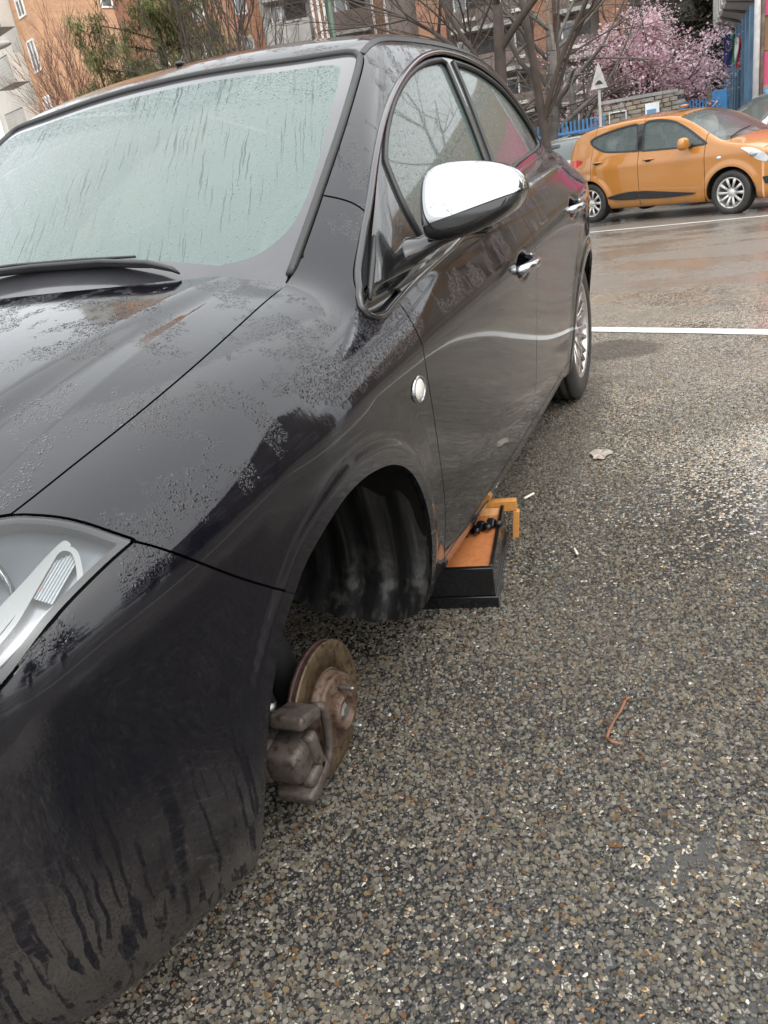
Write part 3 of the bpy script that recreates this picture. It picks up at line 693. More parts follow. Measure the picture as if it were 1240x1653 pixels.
# ---- rear wheel
def tyre_mat(name):
    q = NT(name); p = q.obj(); n_ = q.noise(p, 30.0, 4)
    q.bsdf(Base_Color=q.mix(q.ramp(n_, .35, .7), (.014, .014, .014), (.04, .037, .033)), Roughness=q.ramp(n_, .3, .7, .35, .65), Normal=q.bump(q.noise(p, 90.0, 3), .0006)); return q.m
MAT['tyre'] = tyre_mat('tyre_rubber')
MAT['alloy'] = simple('wheel_alloy', (.52, .48, .46), .28, .85, .10)
def wheel(parent, c, axis, r, wd, rim, spokes, twin=False, alloy=None, world=True, name='wheel', sw=.017, seg=56):
    """tyre with grooved tread, rim barrel, separate spokes; axis points outward"""
    d, a, b = frame(axis); c = np.asarray(c, float); h = wd / 2; alloy = alloy or MAT['alloy']
    tr = [(rim - .004, h * .84), (rim + .012, h * .97), ((rim + r) / 2, h), (r - .022, h * .95), (r - .006, h * .84), (r, h * .72)]
    for g in (.55, .18, -.18, -.55): tr += [(r, h * (g + .07)), (r - .008, h * (g + .05)), (r - .008, h * (g - .05)), (r, h * (g - .07))]
    tr += [(r, -h * .72), (r - .006, -h * .84), (r - .022, -h * .95), ((rim + r) / 2, -h), (rim - .004, -h * .84)]
    root = MB().lathe(tr, c, d, seg).build(name, MAT['tyre'], parent, world)
    MB().lathe([(rim - .004, h * .82), (rim + .004, h * .90), (rim - .002, h * .93), (rim - .012, h * .88), (rim - .018, h * .70), (rim - .022, h * .2), (rim - .03, -h * .8)], c, d, seg).build('rim', alloy, root)
    MB().lathe([(0, h * .72), (.022, h * .72), (.030, h * .66), (.062, h * .62), (.072, h * .50), (.072, h * .1)], c, d, 32).build('hub', alloy, root)
    MB().lathe([(0.0, -h * .3), (rim * .62, -h * .3), (rim * .62, -h * .5)], c, d, 32).build('brake_disc', MAT['shade'], root)
    for k in range(spokes):
        t = 2 * math.pi * k / spokes
        for s_ in ((-1, 1) if twin else (0,)):
            t0, t1 = t, t + s_ * .42 * math.pi / spokes
            p0 = c + d * h * .56 + .055 * (math.cos(t0) * a + math.sin(t0) * b); p1 = c + d * h * .80 + (rim - .010) * (math.cos(t1) * a + math.sin(t1) * b)
            pm = (p0 + p1) / 2 + d * h * .05
            MB().tube([p0, pm, p1], [sw * .75, sw * .72, sw], 6, flat=.6, up=d).build('spoke', alloy, root)
    return root
wheel(CAR, (-2.6, .748, .316), (0, 1, 0), .316, .215, .222, 11, True, sw=.0125)
wheel(CAR, (-2.6, -.748, .316), (0, -1, 0), .316, .215, .222, 11, True, sw=.0125)
wheel(CAR, (0, -.748, .316), (0, -1, 0), .316, .215, .222, 11, True, sw=.0125)

# ---- bare front hub
def rust(name, c1, c2, c3, rough=.5, metal=.35):
    q = NT(name); p = q.obj(); n1 = q.noise(p, 32.0, 6, .7); n2 = q.noise(p, 420.0, 3)
    c = q.mix(q.ramp(n1, .35, .6), c1, c2); c = q.mix(q.ramp(q.noise(p, 70.0, 4), .5, .68), c, c3)
    q.bsdf(Base_Color=c, Metallic=metal, Roughness=q.ramp(n1, .3, .7, rough * .6, rough * 1.2), Normal=q.bump(q.math('ADD', q.noise(p, 160.0, 5), n2), .0007)); return q.m
MAT['disc'] = rust('swept_disc_face', (.095, .064, .036), (.145, .105, .062), (.06, .028, .015), .5, .5)
MAT['rust'] = rust('rusted_steel', (.085, .05, .033), (.125, .085, .06), (.06, .022, .013), .6, .3)
MAT['edge'] = rust('disc_edge', (.045, .022, .02), (.08, .04, .035), (.03, .012, .01), .7, .2)
MAT['cast'] = rust('caliper_casting', (.115, .09, .075), (.075, .06, .05), (.04, .03, .025), .6, .25)
MAT['steel'] = simple('bright_steel', (.26, .25, .235), .35, .8, .2)
HX, HZ = 0.0, .1455; Hc = np.array([HX, 0, HZ]); AX = (0, 1, 0); HCt = lambda y: (HX, y, HZ)
disc = MB().lathe([(.0865, .727), (.0865, .735), (.139, .735), (.1425, .7335), (.1425, .7275), (.139, .727)], HCt(0), AX, 72, closed=True).build('brake_disc', MAT['disc'], CAR, True)
MB().lathe([(.086, .7125), (.1425, .7125), (.1425, .7205), (.086, .7205)], HCt(0), AX, 72, closed=True).build('inner_plate', MAT['edge'], disc)
MB().lathe([(.132, .716), (.1405, .716), (.1405, .732), (.132, .732)], HCt(0), AX, 72, closed=True).build('edge_band', MAT['edge'], disc)
for k in range(34):
    t = 2 * math.pi * k / 34; e = np.array([math.cos(t), 0, math.sin(t)]); MB().tube([Hc + e * .134 + (0, .7195, 0), Hc + e * .134 + (0, .7280, 0)], .0045, 6).build('vent_rib', MAT['shade'] if k % 1 else MAT['edge'], disc)
MB().lathe([(.0865, .722), (.0865, .7345), (.0815, .7345), (.0795, .7330), (.0790, .752), (.0760, .7585), (.070, .7600), (.040, .7600), (.038, .762)], HCt(0), AX, 56).build('disc_bell', MAT['rust'], disc)
MB().lathe([(.0385, .758), (.0385, .776), (.0355, .7785), (.0315, .7785), (.0300, .776), (.0295, .757), (0, .757)], HCt(0), AX, 40).build('hub_spigot', MAT['rust'], disc)
MB().lathe([(.0, .7745), (.012, .7745), (.0185, .770), (.0205, .763), (.0205, .755)], HCt(0), AX, 6, sm=False).build('hub_nut', MAT['steel'], disc)
for t in (R(62), R(-58)):
    e = Hc + .0545 * np.array([-math.sin(t - R(90)) * 0 + math.cos(t) * -.55, 0, math.sin(t)]); MB().tube([e + (0, .758, 0), e + (0, .770, 0), e + (0, .790, 0), e + (0, .795, 0)], [.0052, .0050, .0048, .0025], 10).build('locating_stud', MAT['steel'], disc)
for k in range(5):
    t = R(20 + 72 * k); e = Hc + .049 * np.array([math.cos(t), 0, math.sin(t)]); MB().lathe([(.0075, .7602), (.0065, .7602), (.0062, .7585), (0, .7585)], tuple(e), AX, 14).build('bolt_hole', MAT['shade'], disc)
# caliper on the leading side
def cast_block(name, parent, boxes, bev, mat=None, tubes=()):
    m = MB()
    for c_, sz, ry in boxes: m.box(c_, sz, np.array([[math.cos(ry), 0, math.sin(ry)], [0, 1, 0], [-math.sin(ry), 0, math.cos(ry)]]))
    for t_ in tubes: m.tube(*t_)
    o = m.build(name, mat or MAT['cast'], parent, True); md = o.modifiers.new('edges', 'BEVEL'); md.width = bev; md.segments = 3; md.limit_method = 'ANGLE'; o.data.polygons.foreach_set('use_smooth', [True] * len(o.data.polygons)); return o
calo = cast_block('brake_caliper', CAR, [((.163, .735, .163), (.086, .075, .072), .10)], .016)
cast_block('caliper_finger', calo, [((.138, .770, .150), (.030, .026, .110), .12)], .010)
cast_block('caliper_finger', calo, [((.150, .768, .122), (.070, .030, .028), .30)], .010)
cast_block('caliper_bracket', calo, [((.140, .748, .238), (.078, .072, .028), -.30)], .008)
cast_block('caliper_bracket', calo, [((.155, .745, .100), (.090, .080, .030), .30)], .010)
m = MB(); m.tube([(.104, .768, .236), (.090, .775, .226), (.084, .776, .200), (.086, .775, .150), (.092, .772, .115), (.112, .768, .096)], [.011, .013, .011, .010, .011, .012], 10, flat=.8); m.build('caliper_arm', MAT['cast'], calo)
cast_block('piston_body', calo, [((.165, .662, .160), (.085, .10, .085), .1)], .018, tubes=(([(.17, .60, .16), (.17, .66, .16)], .036, 18),))
cast_block('brake_pad', calo, [((.120, .742, .155), (.050, .010, .075), .1)], .002, MAT['shade'])
m = MB(); m.tube([(.145, .60, .226), (.145, .71, .226)], .011, 10); m.tube([(.145, .695, .226), (.145, .71, .226)], .016, 6); m.build('guide_pin', MAT['steel'], calo)
# moulded splash guard at the back of the front wheel house
V_ = []; nu_, nv_ = 60, 26
for i in range(nu_):
    u_ = i / (nu_ - 1)
    for j in range(nv_):
        v_ = j / (nv_ - 1); z = .56 - .372 * v_; y = .47 + .392 * u_
        x = -.305 - .045 * math.sin(math.pi * min(1, v_ * .9)) + .020 * math.sin(math.pi * u_) * sstep(0, .3, v_) + (.05 * max(0, v_ - .84) / .16) - .03 * (1 - u_) * v_ + .005 * math.sin(u_ * 30)
        V_.append((x, y + .0 * v_, z + .02 * (1 - u_) * v_ + .045 * (2 * u_ - 1) ** 4 * v_))
link('splash_guard', mesh('splash_guard', V_, grid_faces(nu_, nv_).tolist(), True), MAT['guard'], CAR, True)
# suspension
m = MB(); m.tube([(0, .70, HZ), (0, .64, HZ)], .05, 20); m.tube([(0, .66, HZ), (-.01, .62, .30), (-.02, .58, .62)], [.045, .032, .03], 16); m.build('suspension_strut', MAT['shade'], CAR, True)
m = MB(); m.tube([(.02, .66, .105), (-.05, .40, .16), (-.10, .28, .19)], [.026, .022, .03], 10, flat=.6); m.build('lower_arm', MAT['shade'], CAR, True)
m = MB(); m.tube([(.105, .665, .215), (.10, .60, .225), (.06, .35, .23)], [.012, .011, .012], 10); m.tube([(.105, .668, .232), (.105, .668, .196)], .017, 12); m.build('track_rod', MAT['steel'], CAR, True)
m = MB(); m.tube([(0, .64, HZ), (0, .42, .24), (0, .3, .28)], [.022, .02, .02], 12); m.build('drive_shaft', MAT['shade'], CAR, True)
m = MB(); m.tube([(.11, .69, .20), (.06, .63, .34), (.03, .58, .50)], .006, 8); m.build('brake_hose', MAT['rubber'], CAR, True)

# ---- wipers, cowl, aerial
m = MB(); Vc = []
ys = np.linspace(-.66, .66, 41)
for y in ys:
    sx = -.20 - .14 * (abs(y) / .66) ** 2.2
    for dx, dz in ((.055, -.035), (.0, -.012), (-.06, -.012), (-.12, -.002)): Vc.append((sx + dx - .015, y, .992 - .03 * (abs(y) / .66) ** 2 + dz))
m.add(Vc, [(i * 4 + j, i * 4 + j + 1, i * 4 + j + 5, i * 4 + j + 4) for i in range(40) for j in range(3)], True); m.build('scuttle_panel', MAT['scuttle'], CAR, True)
wa = MB().tube([(-.262, .440, 1.006), (-.262, .425, 1.016), (-.27, .37, 1.030), (-.285, .24, 1.043), (-.285, .05, 1.052), (-.275, -.25, 1.055)], [.006, .014, .019, .021, .020, .019], 10, flat=.40, up=(-.4, 0, 1)).build('wiper_arm', MAT['plastic'], CAR, True)
MB().tube([(-.315, .30, 1.046), (-.318, .15, 1.054), (-.322, -.05, 1.062), (-.318, -.40, 1.064)], [.004, .006, .006, .004], 8, flat=.7, up=(-.4, 0, 1)).build('wiper_blade', MAT['rubber'], wa)
rz_ = float(cast(F_green, np.array([[-1.12, .0, .9]]), np.array([[0, 0, 1.]]), 0, .9)[0, 2])
m = MB(); m.ell((-1.12, 0, rz_ + .002), (.026, .011, .008)); m.tube([(-1.125, 0, rz_ + .006), (-1.14, 0, rz_ + .024)], [.004, .002], 8); m.build('aerial', MAT['plastic'], CAR, True)

# ---- cabin
MAT['cabin'] = simple('cabin_grey', (.055, .056, .058), .7, bump=.0005, bsc=200); MAT['seat'] = simple('seat_cloth', (.06, .06, .065), .85)
m = MB(); m.add([(-.45, -.62, .93), (-.45, .62, .93), (-.80, .70, .965), (-.80, -.70, .965), (-.98, .70, .90), (-.98, -.70, .90), (-1.0, .70, .55), (-1.0, -.70, .55)], [(0, 1, 2, 3), (3, 2, 4, 5), (5, 4, 6, 7)]); m.build('dashboard', MAT['cabin'], CAR, True)
sw_ = MB(); ang = np.linspace(0, 2 * math.pi, 37); cpt = np.array([-1.06, .36, .93]); ax1 = np.array([0, 1, 0]); ax2 = np.array([-.42, 0, .90])
sw_.tube([cpt + .185 * (math.cos(t) * ax1 + math.sin(t) * ax2) for t in ang], .015, 8, cap=False); swo = sw_.build('steering_wheel', simple('steering_wheel_grey', (.30, .31, .31), .5), CAR, True)
MB().ell(cpt, (.05, .07, .06)).build('wheel_boss', MAT['cabin'], swo); MB().tube([cpt + (.0, -.18, 0), cpt, cpt + (0, .18, 0)], .014, 8).build('wheel_spoke', MAT['cabin'], swo)
for y in (.36, -.36):
    m = MB(); m.box((-1.72, y, .85), (.16, .50, .62), np.array([[.96, 0, .28], [0, 1, 0], [-.28, 0, .96]]), .07); s1 = m.build('seat', MAT['seat'], CAR, True)
    m = MB(); m.box((-1.45, y, .52), (.55, .50, .16), None, .06); m.build('cushion', MAT['seat'], s1)
    m = MB(); m.box((-1.83, y, 1.22), (.10, .27, .17), None, .05); m.build('headrest', MAT['seat'], s1)
m = MB(); m.box((-2.65, 0, .85), (.18, 1.25, .55), None, .07); m.build('rear_seat', MAT['seat'], CAR, True)
m = MB(); m.box((-1.8, 0, .26), (2.4, 1.3, .03)); m.build('cabin_floor', MAT['shade'], CAR, True)
m = MB(); m.box((-1.04, 0, 1.36), (.03, .22, .065), None, .015); m.build('rear_view_mirror', MAT['cabin'], CAR, True)
# ---------------------------------------------------------------- the box under the sill
MAT['blackwood'] = simple('black_lacquered_board', (.006, .006, .007), .22, bump=.0003, bsc=40, coat=.5)
def board_mat(name, c1, c2, sc, rough):
    q = NT(name); p = q.obj(); n_ = q.noise(q.scale(p, sc), 1.0, 5, .6); f = q.noise(p, 900.0, 2)
    q.bsdf(Base_Color=q.mix(q.ramp(n_, .3, .7), c1, c2), Roughness=rough, Coat_Weight=.35, Coat_Roughness=.15, Normal=q.bump(q.math('ADD', n_, f), .0004)); return q.m
MAT['hardboard'] = board_mat('wet_brown_hardboard', (.36, .125, .045), (.47, .175, .06), (60, 60, 60), .38)
MAT['beech'] = board_mat('orange_stained_wood', (.52, .22, .05), (.60, .28, .075), (14, 120, 120), .4)
MAT['plywood'] = board_mat('pale_plywood', (.60, .30, .12), (.68, .38, .17), (20, 90, 90), .45)
BX = empty('wooden_box', (-.669, .915, 0), math.atan2(-.165, -.986), 'low black box with brown board top and orange rail wedged under the car sill', 'box')
# local x runs back along the car, local y runs under the car (towards -y world)
def bb(name, mat, x0, x1, y0, y1, z0, z1, bev=.0015, parent=None):
    m = MB(); m.box(((x0 + x1) / 2, -(y0 + y1) / 2 * -1, (z0 + z1) / 2), (x1 - x0, y1 - y0, z1 - z0), None, bev); return m.build(name, mat, parent or BX)
bb('plinth', MAT['blackwood'], -.006, .40, .0, .42, .001, .036)
bb('front_panel', MAT['blackwood'], .0, .016, .008, .42, .037, .121)
bb('side_panel', MAT['blackwood'], .017, .415, .008, .019, .037, .112)
bb('edge_strip', MAT['blackwood'], .017, .415, .007, .0195, .1125, .121, .002)
bb('board', MAT['hardboard'], .017, .36, .0205, .41, .100, .112)
m = MB(); m.prism([(.3605, .0205), (.3605, .24), (.415, .24), (.415, .0205)], (0, 0, .104), (1, 0, 0), (0, 1, 0), .007); m.build('plywood_piece', MAT['plywood'], BX)
bb('rail', MAT['beech'], .421, .446, -.030, .36, .094, .130, .002)
m = MB(); m.box((.4335, -.022, .046), (.022, .020, .094), np.array([[1, 0, 0], [0, .99, -.10], [0, .10, .99]]), .002); m.build('leg', MAT['beech'], BX)
bolt_where = ['nearest the sill in its row on the brown board', 'second from the sill in its row on the brown board', 'third from the sill in its row on the brown board', 'nearest the black edge strip in its row on the brown board']
rzb = rotz(math.atan2(-.165, -.986)); MAT['bolt'] = simple('oily_black_steel', (.02, .02, .022), .35, .5)
for k in range(4):
    l = np.array([.216 + .017 * k, .112 - .0285 * k, .112]); pw = rzb @ l + np.array([-.669, .915, 0])
    e = empty('wheel_bolt', tuple(pw), R(35 + 17 * k), 'small black wheel bolt ' + bolt_where[k], 'bolt', 'wheel bolts left in a row on the board')
    MB().lathe([(0, -.018), (.0155, -.018), (.0155, .0), (.0135, .004), (.0135, .0)], (0, 0, .0155), (1, 0, .0), 6, sm=False).build('head', MAT['bolt'], e)
    MB().tube([(.002, 0, .0155), (.024, 0, .0155)], .009, 8).build('shank', MAT['bolt'], e)
# ---------------------------------------------------------------- ground
def zg(x):
    t = np.maximum(-np.asarray(x, float) - 3.7, 0); t = np.minimum(t, 12); return -.031 * t * sstep(0, 1.5, t)

STONES = ((.0, (.13, .12, .105)), (.08, (.25, .225, .19)), (.26, (.42, .38, .31)), (.46, (.33, .285, .215)), (.58, (.48, .44, .365)), (.74, (.29, .265, .23)), (.85, (.45, .34, .20)), (.92, (.36, .19, .085)), (.955, (.56, .53, .47)))
def stone_ramp(q, fac):
    nd = q.n('ValToRGB', _0=fac); r = nd.color_ramp; r.interpolation = 'CONSTANT'
    for p, c in STONES[1:]: r.elements.new(p).color = (*c, 1)
    r.elements[0].color = (*STONES[0][1], 1); r.elements[len(r.elements) - 1].position = .999; r.elements[len(r.elements) - 1].color = (*STONES[-1][1], 1)
    return nd.outputs[0]

def asphalt():
    q = NT('wet_asphalt'); p = q.pos(); xyz = q.n('SeparateXYZ', _0=p); x = xyz.outputs[0]
    flat = q.n('CombineXYZ', _0=x, _1=xyz.outputs[1], _2=0.0).outputs[0]
    wob = q.n('VectorMath', {'operation': 'ADD'}, _0=flat, _1=q.n('VectorMath', {'operation': 'SCALE'}, _0=q.noise(flat, 70.0, 2, out=1), Scale=.006).outputs[0]).outputs[0]
    v = q.n('TexVoronoi', {'feature': 'F1'}, Vector=wob, Scale=104.0); ed = q.n('TexVoronoi', {'feature': 'DISTANCE_TO_EDGE'}, Vector=wob, Scale=104.0).outputs[0]
    cid = q.n('SeparateColor', _0=v.outputs['Color'])
    stone = stone_ramp(q, cid.outputs[0])
    big = q.noise(flat, .55, 5, .6); mid = q.noise(flat, 3.0, 5, .6)
    expo = q.math('ADD', q.math('MULTIPLY', big, .6), q.math('MULTIPLY', mid, .4))
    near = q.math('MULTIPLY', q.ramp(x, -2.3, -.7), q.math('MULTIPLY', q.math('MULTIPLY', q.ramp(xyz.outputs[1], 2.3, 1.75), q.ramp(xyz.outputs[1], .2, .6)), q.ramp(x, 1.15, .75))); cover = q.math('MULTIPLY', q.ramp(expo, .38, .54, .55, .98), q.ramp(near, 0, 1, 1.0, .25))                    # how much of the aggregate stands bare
    bare = q.ramp(q.math('SUBTRACT', cover, cid.outputs[1]), -.06, .06)
    inner = q.ramp(ed, .035, .13)
    # lanes: the strip of older, smoother surface further off
    lane = q.math('MULTIPLY', q.ramp(x, -5.25, -5.6), 1.0)
    smooth = q.math('MAXIMUM', q.math('MULTIPLY', lane, q.ramp(q.noise(q.scale(flat, (1, .25, 1)), .8, 4), .3, .6, .45, 1.0)), 0.0)
    m = q.math('MULTIPLY', q.math('MULTIPLY', bare, inner), q.math('SUBTRACT', 1.0, q.math('MULTIPLY', smooth, .75)))
    tar = q.mix(q.ramp(q.noise(flat, 9.0, 5), .35, .65), (.042, .038, .034), (.085, .077, .068))
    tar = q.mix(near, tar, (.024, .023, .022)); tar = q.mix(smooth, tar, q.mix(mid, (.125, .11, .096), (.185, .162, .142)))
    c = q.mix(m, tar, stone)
    wet = q.ramp(q.noise(q.scale(flat, (1, .55, 1)), .9, 5, .6), .46, .60); pud = q.n('VectorMath', {'operation': 'LENGTH'}, _0=q.n('VectorMath', {'operation': 'MULTIPLY'}, _0=q.n('VectorMath', {'operation': 'SUBTRACT'}, _0=flat, _1=(-1.62, 1.75, 0)).outputs[0], _1=(1.15, 1.5, 1)).outputs[0]).outputs['Value']; wet = q.math('MAXIMUM', wet, q.ramp(q.math('ADD', pud, q.math('MULTIPLY', mid, .9)), 1.22, .98))           # films of standing water
    h = q.math('MULTIPLY', q.ramp(v.outputs['Distance'], .62, .10), q.math('MULTIPLY_ADD', bare, .8))
    h = q.math('ADD', h, q.math('MULTIPLY', q.noise(flat, 240.0, 3), .25))
    h = q.math('MULTIPLY', h, q.ramp(wet, .0, 1.0, 1.0, .08)); h = q.math('MULTIPLY', h, q.ramp(smooth, 0, 1, 1.0, .5))
    nrm = q.bump(h, .006, 1.0)
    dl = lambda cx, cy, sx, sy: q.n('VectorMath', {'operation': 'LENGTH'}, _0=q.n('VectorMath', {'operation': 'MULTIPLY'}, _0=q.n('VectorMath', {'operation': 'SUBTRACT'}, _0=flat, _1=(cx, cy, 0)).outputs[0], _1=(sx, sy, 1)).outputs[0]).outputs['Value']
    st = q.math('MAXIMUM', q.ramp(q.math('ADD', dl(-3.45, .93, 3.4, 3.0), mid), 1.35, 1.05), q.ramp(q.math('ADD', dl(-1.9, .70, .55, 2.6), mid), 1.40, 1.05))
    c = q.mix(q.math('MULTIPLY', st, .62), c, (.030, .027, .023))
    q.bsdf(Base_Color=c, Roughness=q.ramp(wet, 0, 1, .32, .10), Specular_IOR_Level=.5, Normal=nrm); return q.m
MAT['asphalt'] = asphalt()
xs = np.concatenate([np.linspace(-150, -20, 27), np.linspace(-19, -3, 65), np.linspace(-2.5, 60, 40)]); ys = np.concatenate([np.linspace(-120, -10, 23), np.linspace(-9, 15, 25), np.linspace(20, 120, 21)])
X, Y = np.meshgrid(xs, ys, indexing='ij')
g_ = mesh('asphalt_ground', np.column_stack([X.ravel(), Y.ravel(), zg(X.ravel())]), grid_faces(*X.shape)[:, ::-1].tolist(), True)
if g_.polygons[0].normal.z < 0: g_.flip_normals()
tag(link('asphalt_ground', g_, MAT['asphalt']), kind='structure')

# painted lines, worn
def worn_paint():
    q = NT('worn_road_paint'); p = q.pos(); n1 = q.noise(p, 24.0, 6, .7); n2 = q.vor(p, 95.0)
    hole = q.math('MULTIPLY', q.ramp(n1, .60, .66), q.ramp(n2, .2, .45)); tr = q.n('BsdfTransparent')
    b = q.n('BsdfPrincipled', Base_Color=q.mix(q.ramp(q.noise(p, 6.0, 4), .3, .7), (.60, .59, .56), (.74, .735, .71)), Roughness=.35, Normal=q.bump(q.math('ADD', n2, n1), .002))
    ms = q.n('MixShader'); q.set(ms.inputs[0], hole); q.t.links.new(b.outputs[0], ms.inputs[1]); q.t.links.new(tr.outputs[0], ms.inputs[2]); q.t.links.new(ms.outputs[0], q.out.inputs[0]); return q.m
MAT['line'] = worn_paint()
def road_line(name, a, b, wdt):
    a, b = np.array(a, float), np.array(b, float); d = (b - a) / np.linalg.norm(b - a); nrm = np.array([-d[1], d[0]]) * wdt / 2; k = 60; V = []
    for i in range(k + 1):
        c = a + (b - a) * i / k; j = RNG.normal(0, .0025, 2)
        for s_, e_ in ((-1, j[0]), (1, j[1])): q_ = c + nrm * s_ + nrm / (wdt / 2) * e_; V.append((q_[0], q_[1], float(zg(q_[0])) + .004))
    me = mesh(name, V, [(2 * i, 2 * i + 1, 2 * i + 3, 2 * i + 2) for i in range(k)])
    if me.polygons[0].normal.z < 0: me.flip_normals()
    tag(link(name, me, MAT['line']), kind='structure')
road_line('bay_line', (-4.52, -.7), (-2.75, 3.9), .115)
road_line('kerb_line', (-12.2, -3.4), (-9.3, 7.0), .10)
road_line('bay_line', (-2.75, 3.9), (3.5, 2.9), .115)

# loose and half-bedded chippings close by: real stones, one mass
def gravel():
    q = NT('wet_chippings'); oi = q.n('ObjectInfo'); c = stone_ramp(q, oi.outputs['Random']); c = q.n('VectorMath', {'operation': 'MULTIPLY'}, _0=c, _1=(1.36, 1.35, 1.33)).outputs[0]; p = q.obj()
    c = q.mix(q.ramp(q.noise(p, 2.0, 3), .3, .7, 0, .12), c, (.14, .125, .105))
    q.bsdf(Base_Color=c, Roughness=.27, Specular_IOR_Level=.5, Normal=q.bump(q.noise(p, 5.0, 3), .05)); return q.m
def make_gravel():
    x0, x1, y0, y1, st = -3.0, 1.2, .25, 2.35, .05
    X, Y = np.meshgrid(np.arange(x0, x1, st), np.arange(y0, y1, st), indexing='ij'); n = X.size
    me = mesh('gravel', np.column_stack([X.ravel(), Y.ravel(), np.full(n, .0004)]), grid_faces(*X.shape)[:, ::-1].tolist())
    if me.polygons[0].normal.z < 0: me.flip_normals()
    o = link('gravel', me, gravel()); tag(o, kind='stuff')
    at = me.attributes.new('dens', 'FLOAT', 'POINT'); f = lambda x, y: .5 + .25 * (math.sin(3.1 * x + 1.7 * y + .4) + math.sin(2.3 * y - 4.1 * x + 2.2 + math.sin(5 * x)))
    dv_ = [float(sstep(-2.9, -.7, np.array(x)) * sstep(2.35, 1.75, np.array(y)) * sstep(1.2, .7, np.array(x))) * (.14 + .86 * float(sstep(.30, .80, np.array(math.hypot((x + 1.62) * .9, (y - 1.75) * 1.2))))) * (.40 + .60 * min(1, max(0, .15 + 1.1 * f(x, y) + .35 * math.sin(11 * x + 7 * y + 2 * math.sin(9 * y))))) for x, y in zip(X.ravel(), Y.ravel())]; at.data.foreach_set('value', dv_)
    ng = bpy.data.node_groups.new('gravel', 'GeometryNodeTree'); ng.interface.new_socket('Geometry', in_out='INPUT', socket_type='NodeSocketGeometry'); ng.interface.new_socket('Geometry', in_out='OUTPUT', socket_type='NodeSocketGeometry')
    N = ng.nodes.new; L = ng.links.new
    gi, go = N('NodeGroupInput'), N('NodeGroupOutput'); d = N('GeometryNodeDistributePointsOnFaces'); d.distribute_method = 'RANDOM'
    na = N('GeometryNodeInputNamedAttribute'); na.data_type = 'FLOAT'; na.inputs[0].default_value = 'dens'
    mu = N('ShaderNodeMath'); mu.operation = 'MULTIPLY'; mu.inputs[1].default_value = 50000; L(na.outputs[0], mu.inputs[0]); L(gi.outputs[0], d.inputs['Mesh']); L(mu.outputs[0], d.inputs['Density'])
    ico = N('GeometryNodeMeshIcoSphere'); ico.inputs['Radius'].default_value = 1; ico.inputs['Subdivisions'].default_value = 2
    sp = N('GeometryNodeSetPosition'); nz = N('ShaderNodeTexNoise'); nz.inputs['Scale'].default_value = .9; sb = N('ShaderNodeVectorMath'); sb.operation = 'SUBTRACT'; sb.inputs[1].default_value = (.5, .5, .5)
    sc_ = N('ShaderNodeVectorMath'); sc_.operation = 'SCALE'; sc_.inputs['Scale'].default_value = .9
    L(nz.outputs['Color'], sb.inputs[0]); L(sb.outputs[0], sc_.inputs[0]); L(sc_.outputs[0], sp.inputs['Offset']); L(ico.outputs[0], sp.inputs['Geometry'])
    ip = N('GeometryNodeInstanceOnPoints'); L(d.outputs['Points'], ip.inputs['Points']); L(sp.outputs[0], ip.inputs['Instance'])
    rr = N('FunctionNodeRandomValue'); rr.data_type = 'FLOAT_VECTOR'; rr.inputs[0].default_value = (-.35, -.35, 0); rr.inputs[1].default_value = (.35, .35, 6.28); L(rr.outputs[0], ip.inputs['Rotation'])
    rs = N('FunctionNodeRandomValue'); rs.data_type = 'FLOAT_VECTOR'; rs.inputs[0].default_value = (.70, .65, .60); rs.inputs[1].default_value = (1.25, 1.1, .95); rs.inputs['Seed'].default_value = 5
    r1 = N('FunctionNodeRandomValue'); r1.data_type = 'FLOAT'; r1.inputs[2].default_value = .0; r1.inputs[3].default_value = 1; r1.inputs['Seed'].default_value = 9
    pw = N('ShaderNodeMath'); pw.operation = 'POWER'; pw.inputs[1].default_value = 3.0; L(r1.outputs[1], pw.inputs[0])
    ma = N('ShaderNodeMath'); ma.operation = 'MULTIPLY_ADD'; ma.inputs[1].default_value = .0043; ma.inputs[2].default_value = .0014; L(pw.outputs[0], ma.inputs[0])
    vs = N('ShaderNodeVectorMath'); vs.operation = 'SCALE'; L(rs.outputs[0], vs.inputs[0]); L(ma.outputs[0], vs.inputs['Scale']); L(vs.outputs[0], ip.inputs['Scale'])
    sm = N('GeometryNodeSetShadeSmooth'); st_ = N('GeometryNodeSetMaterial'); st_.inputs['Material'].default_value = me.materials[0]
    L(sp.outputs[0], sm.inputs[0]); L(sm.outputs[0], st_.inputs[0]); L(st_.outputs[0], ip.inputs['Instance']); L(ip.outputs[0], go.inputs[0])
    md = o.modifiers.new('chippings', 'NODES'); md.node_group = ng
make_gravel()

# small litter on the asphalt
MAT['twig'] = simple('orange_brown_bark', (.17, .075, .038), .5, sc=40); MAT['paper'] = simple('wet_paper', (.72, .66, .52), .5); MAT['leafdry'] = simple('wet_flattened_leaf', (.36, .31, .26), .4)
tw = MB().tube([(-.318, 1.288, .012), (-.300, 1.284, .010), (-.27, 1.279, .008), (-.235, 1.270, .009), (-.200, 1.264, .010), (-.172, 1.262, .009)], [.004, .005, .0034, .003, .004, .003], 7, flat=.6).tube([(-.175, 1.262, .010), (-.166, 1.275, .010), (-.164, 1.298, .008)], [.0034, .0045, .0022], 7, flat=.6).tube([(-.305, 1.285, .012), (-.312, 1.296, .013)], [.005, .003], 6)
tag(tw.build('twig', MAT['twig']), 'crooked orange brown twig lying alone on the gravelly asphalt', 'twig')
tag(MB().tube([(-1.375, .828, .009), (-1.42, .852, .009)], .0045, 8).build('cigarette_end', MAT['paper']), 'pale cigarette end on the asphalt just beyond the orange rail', 'cigarette')
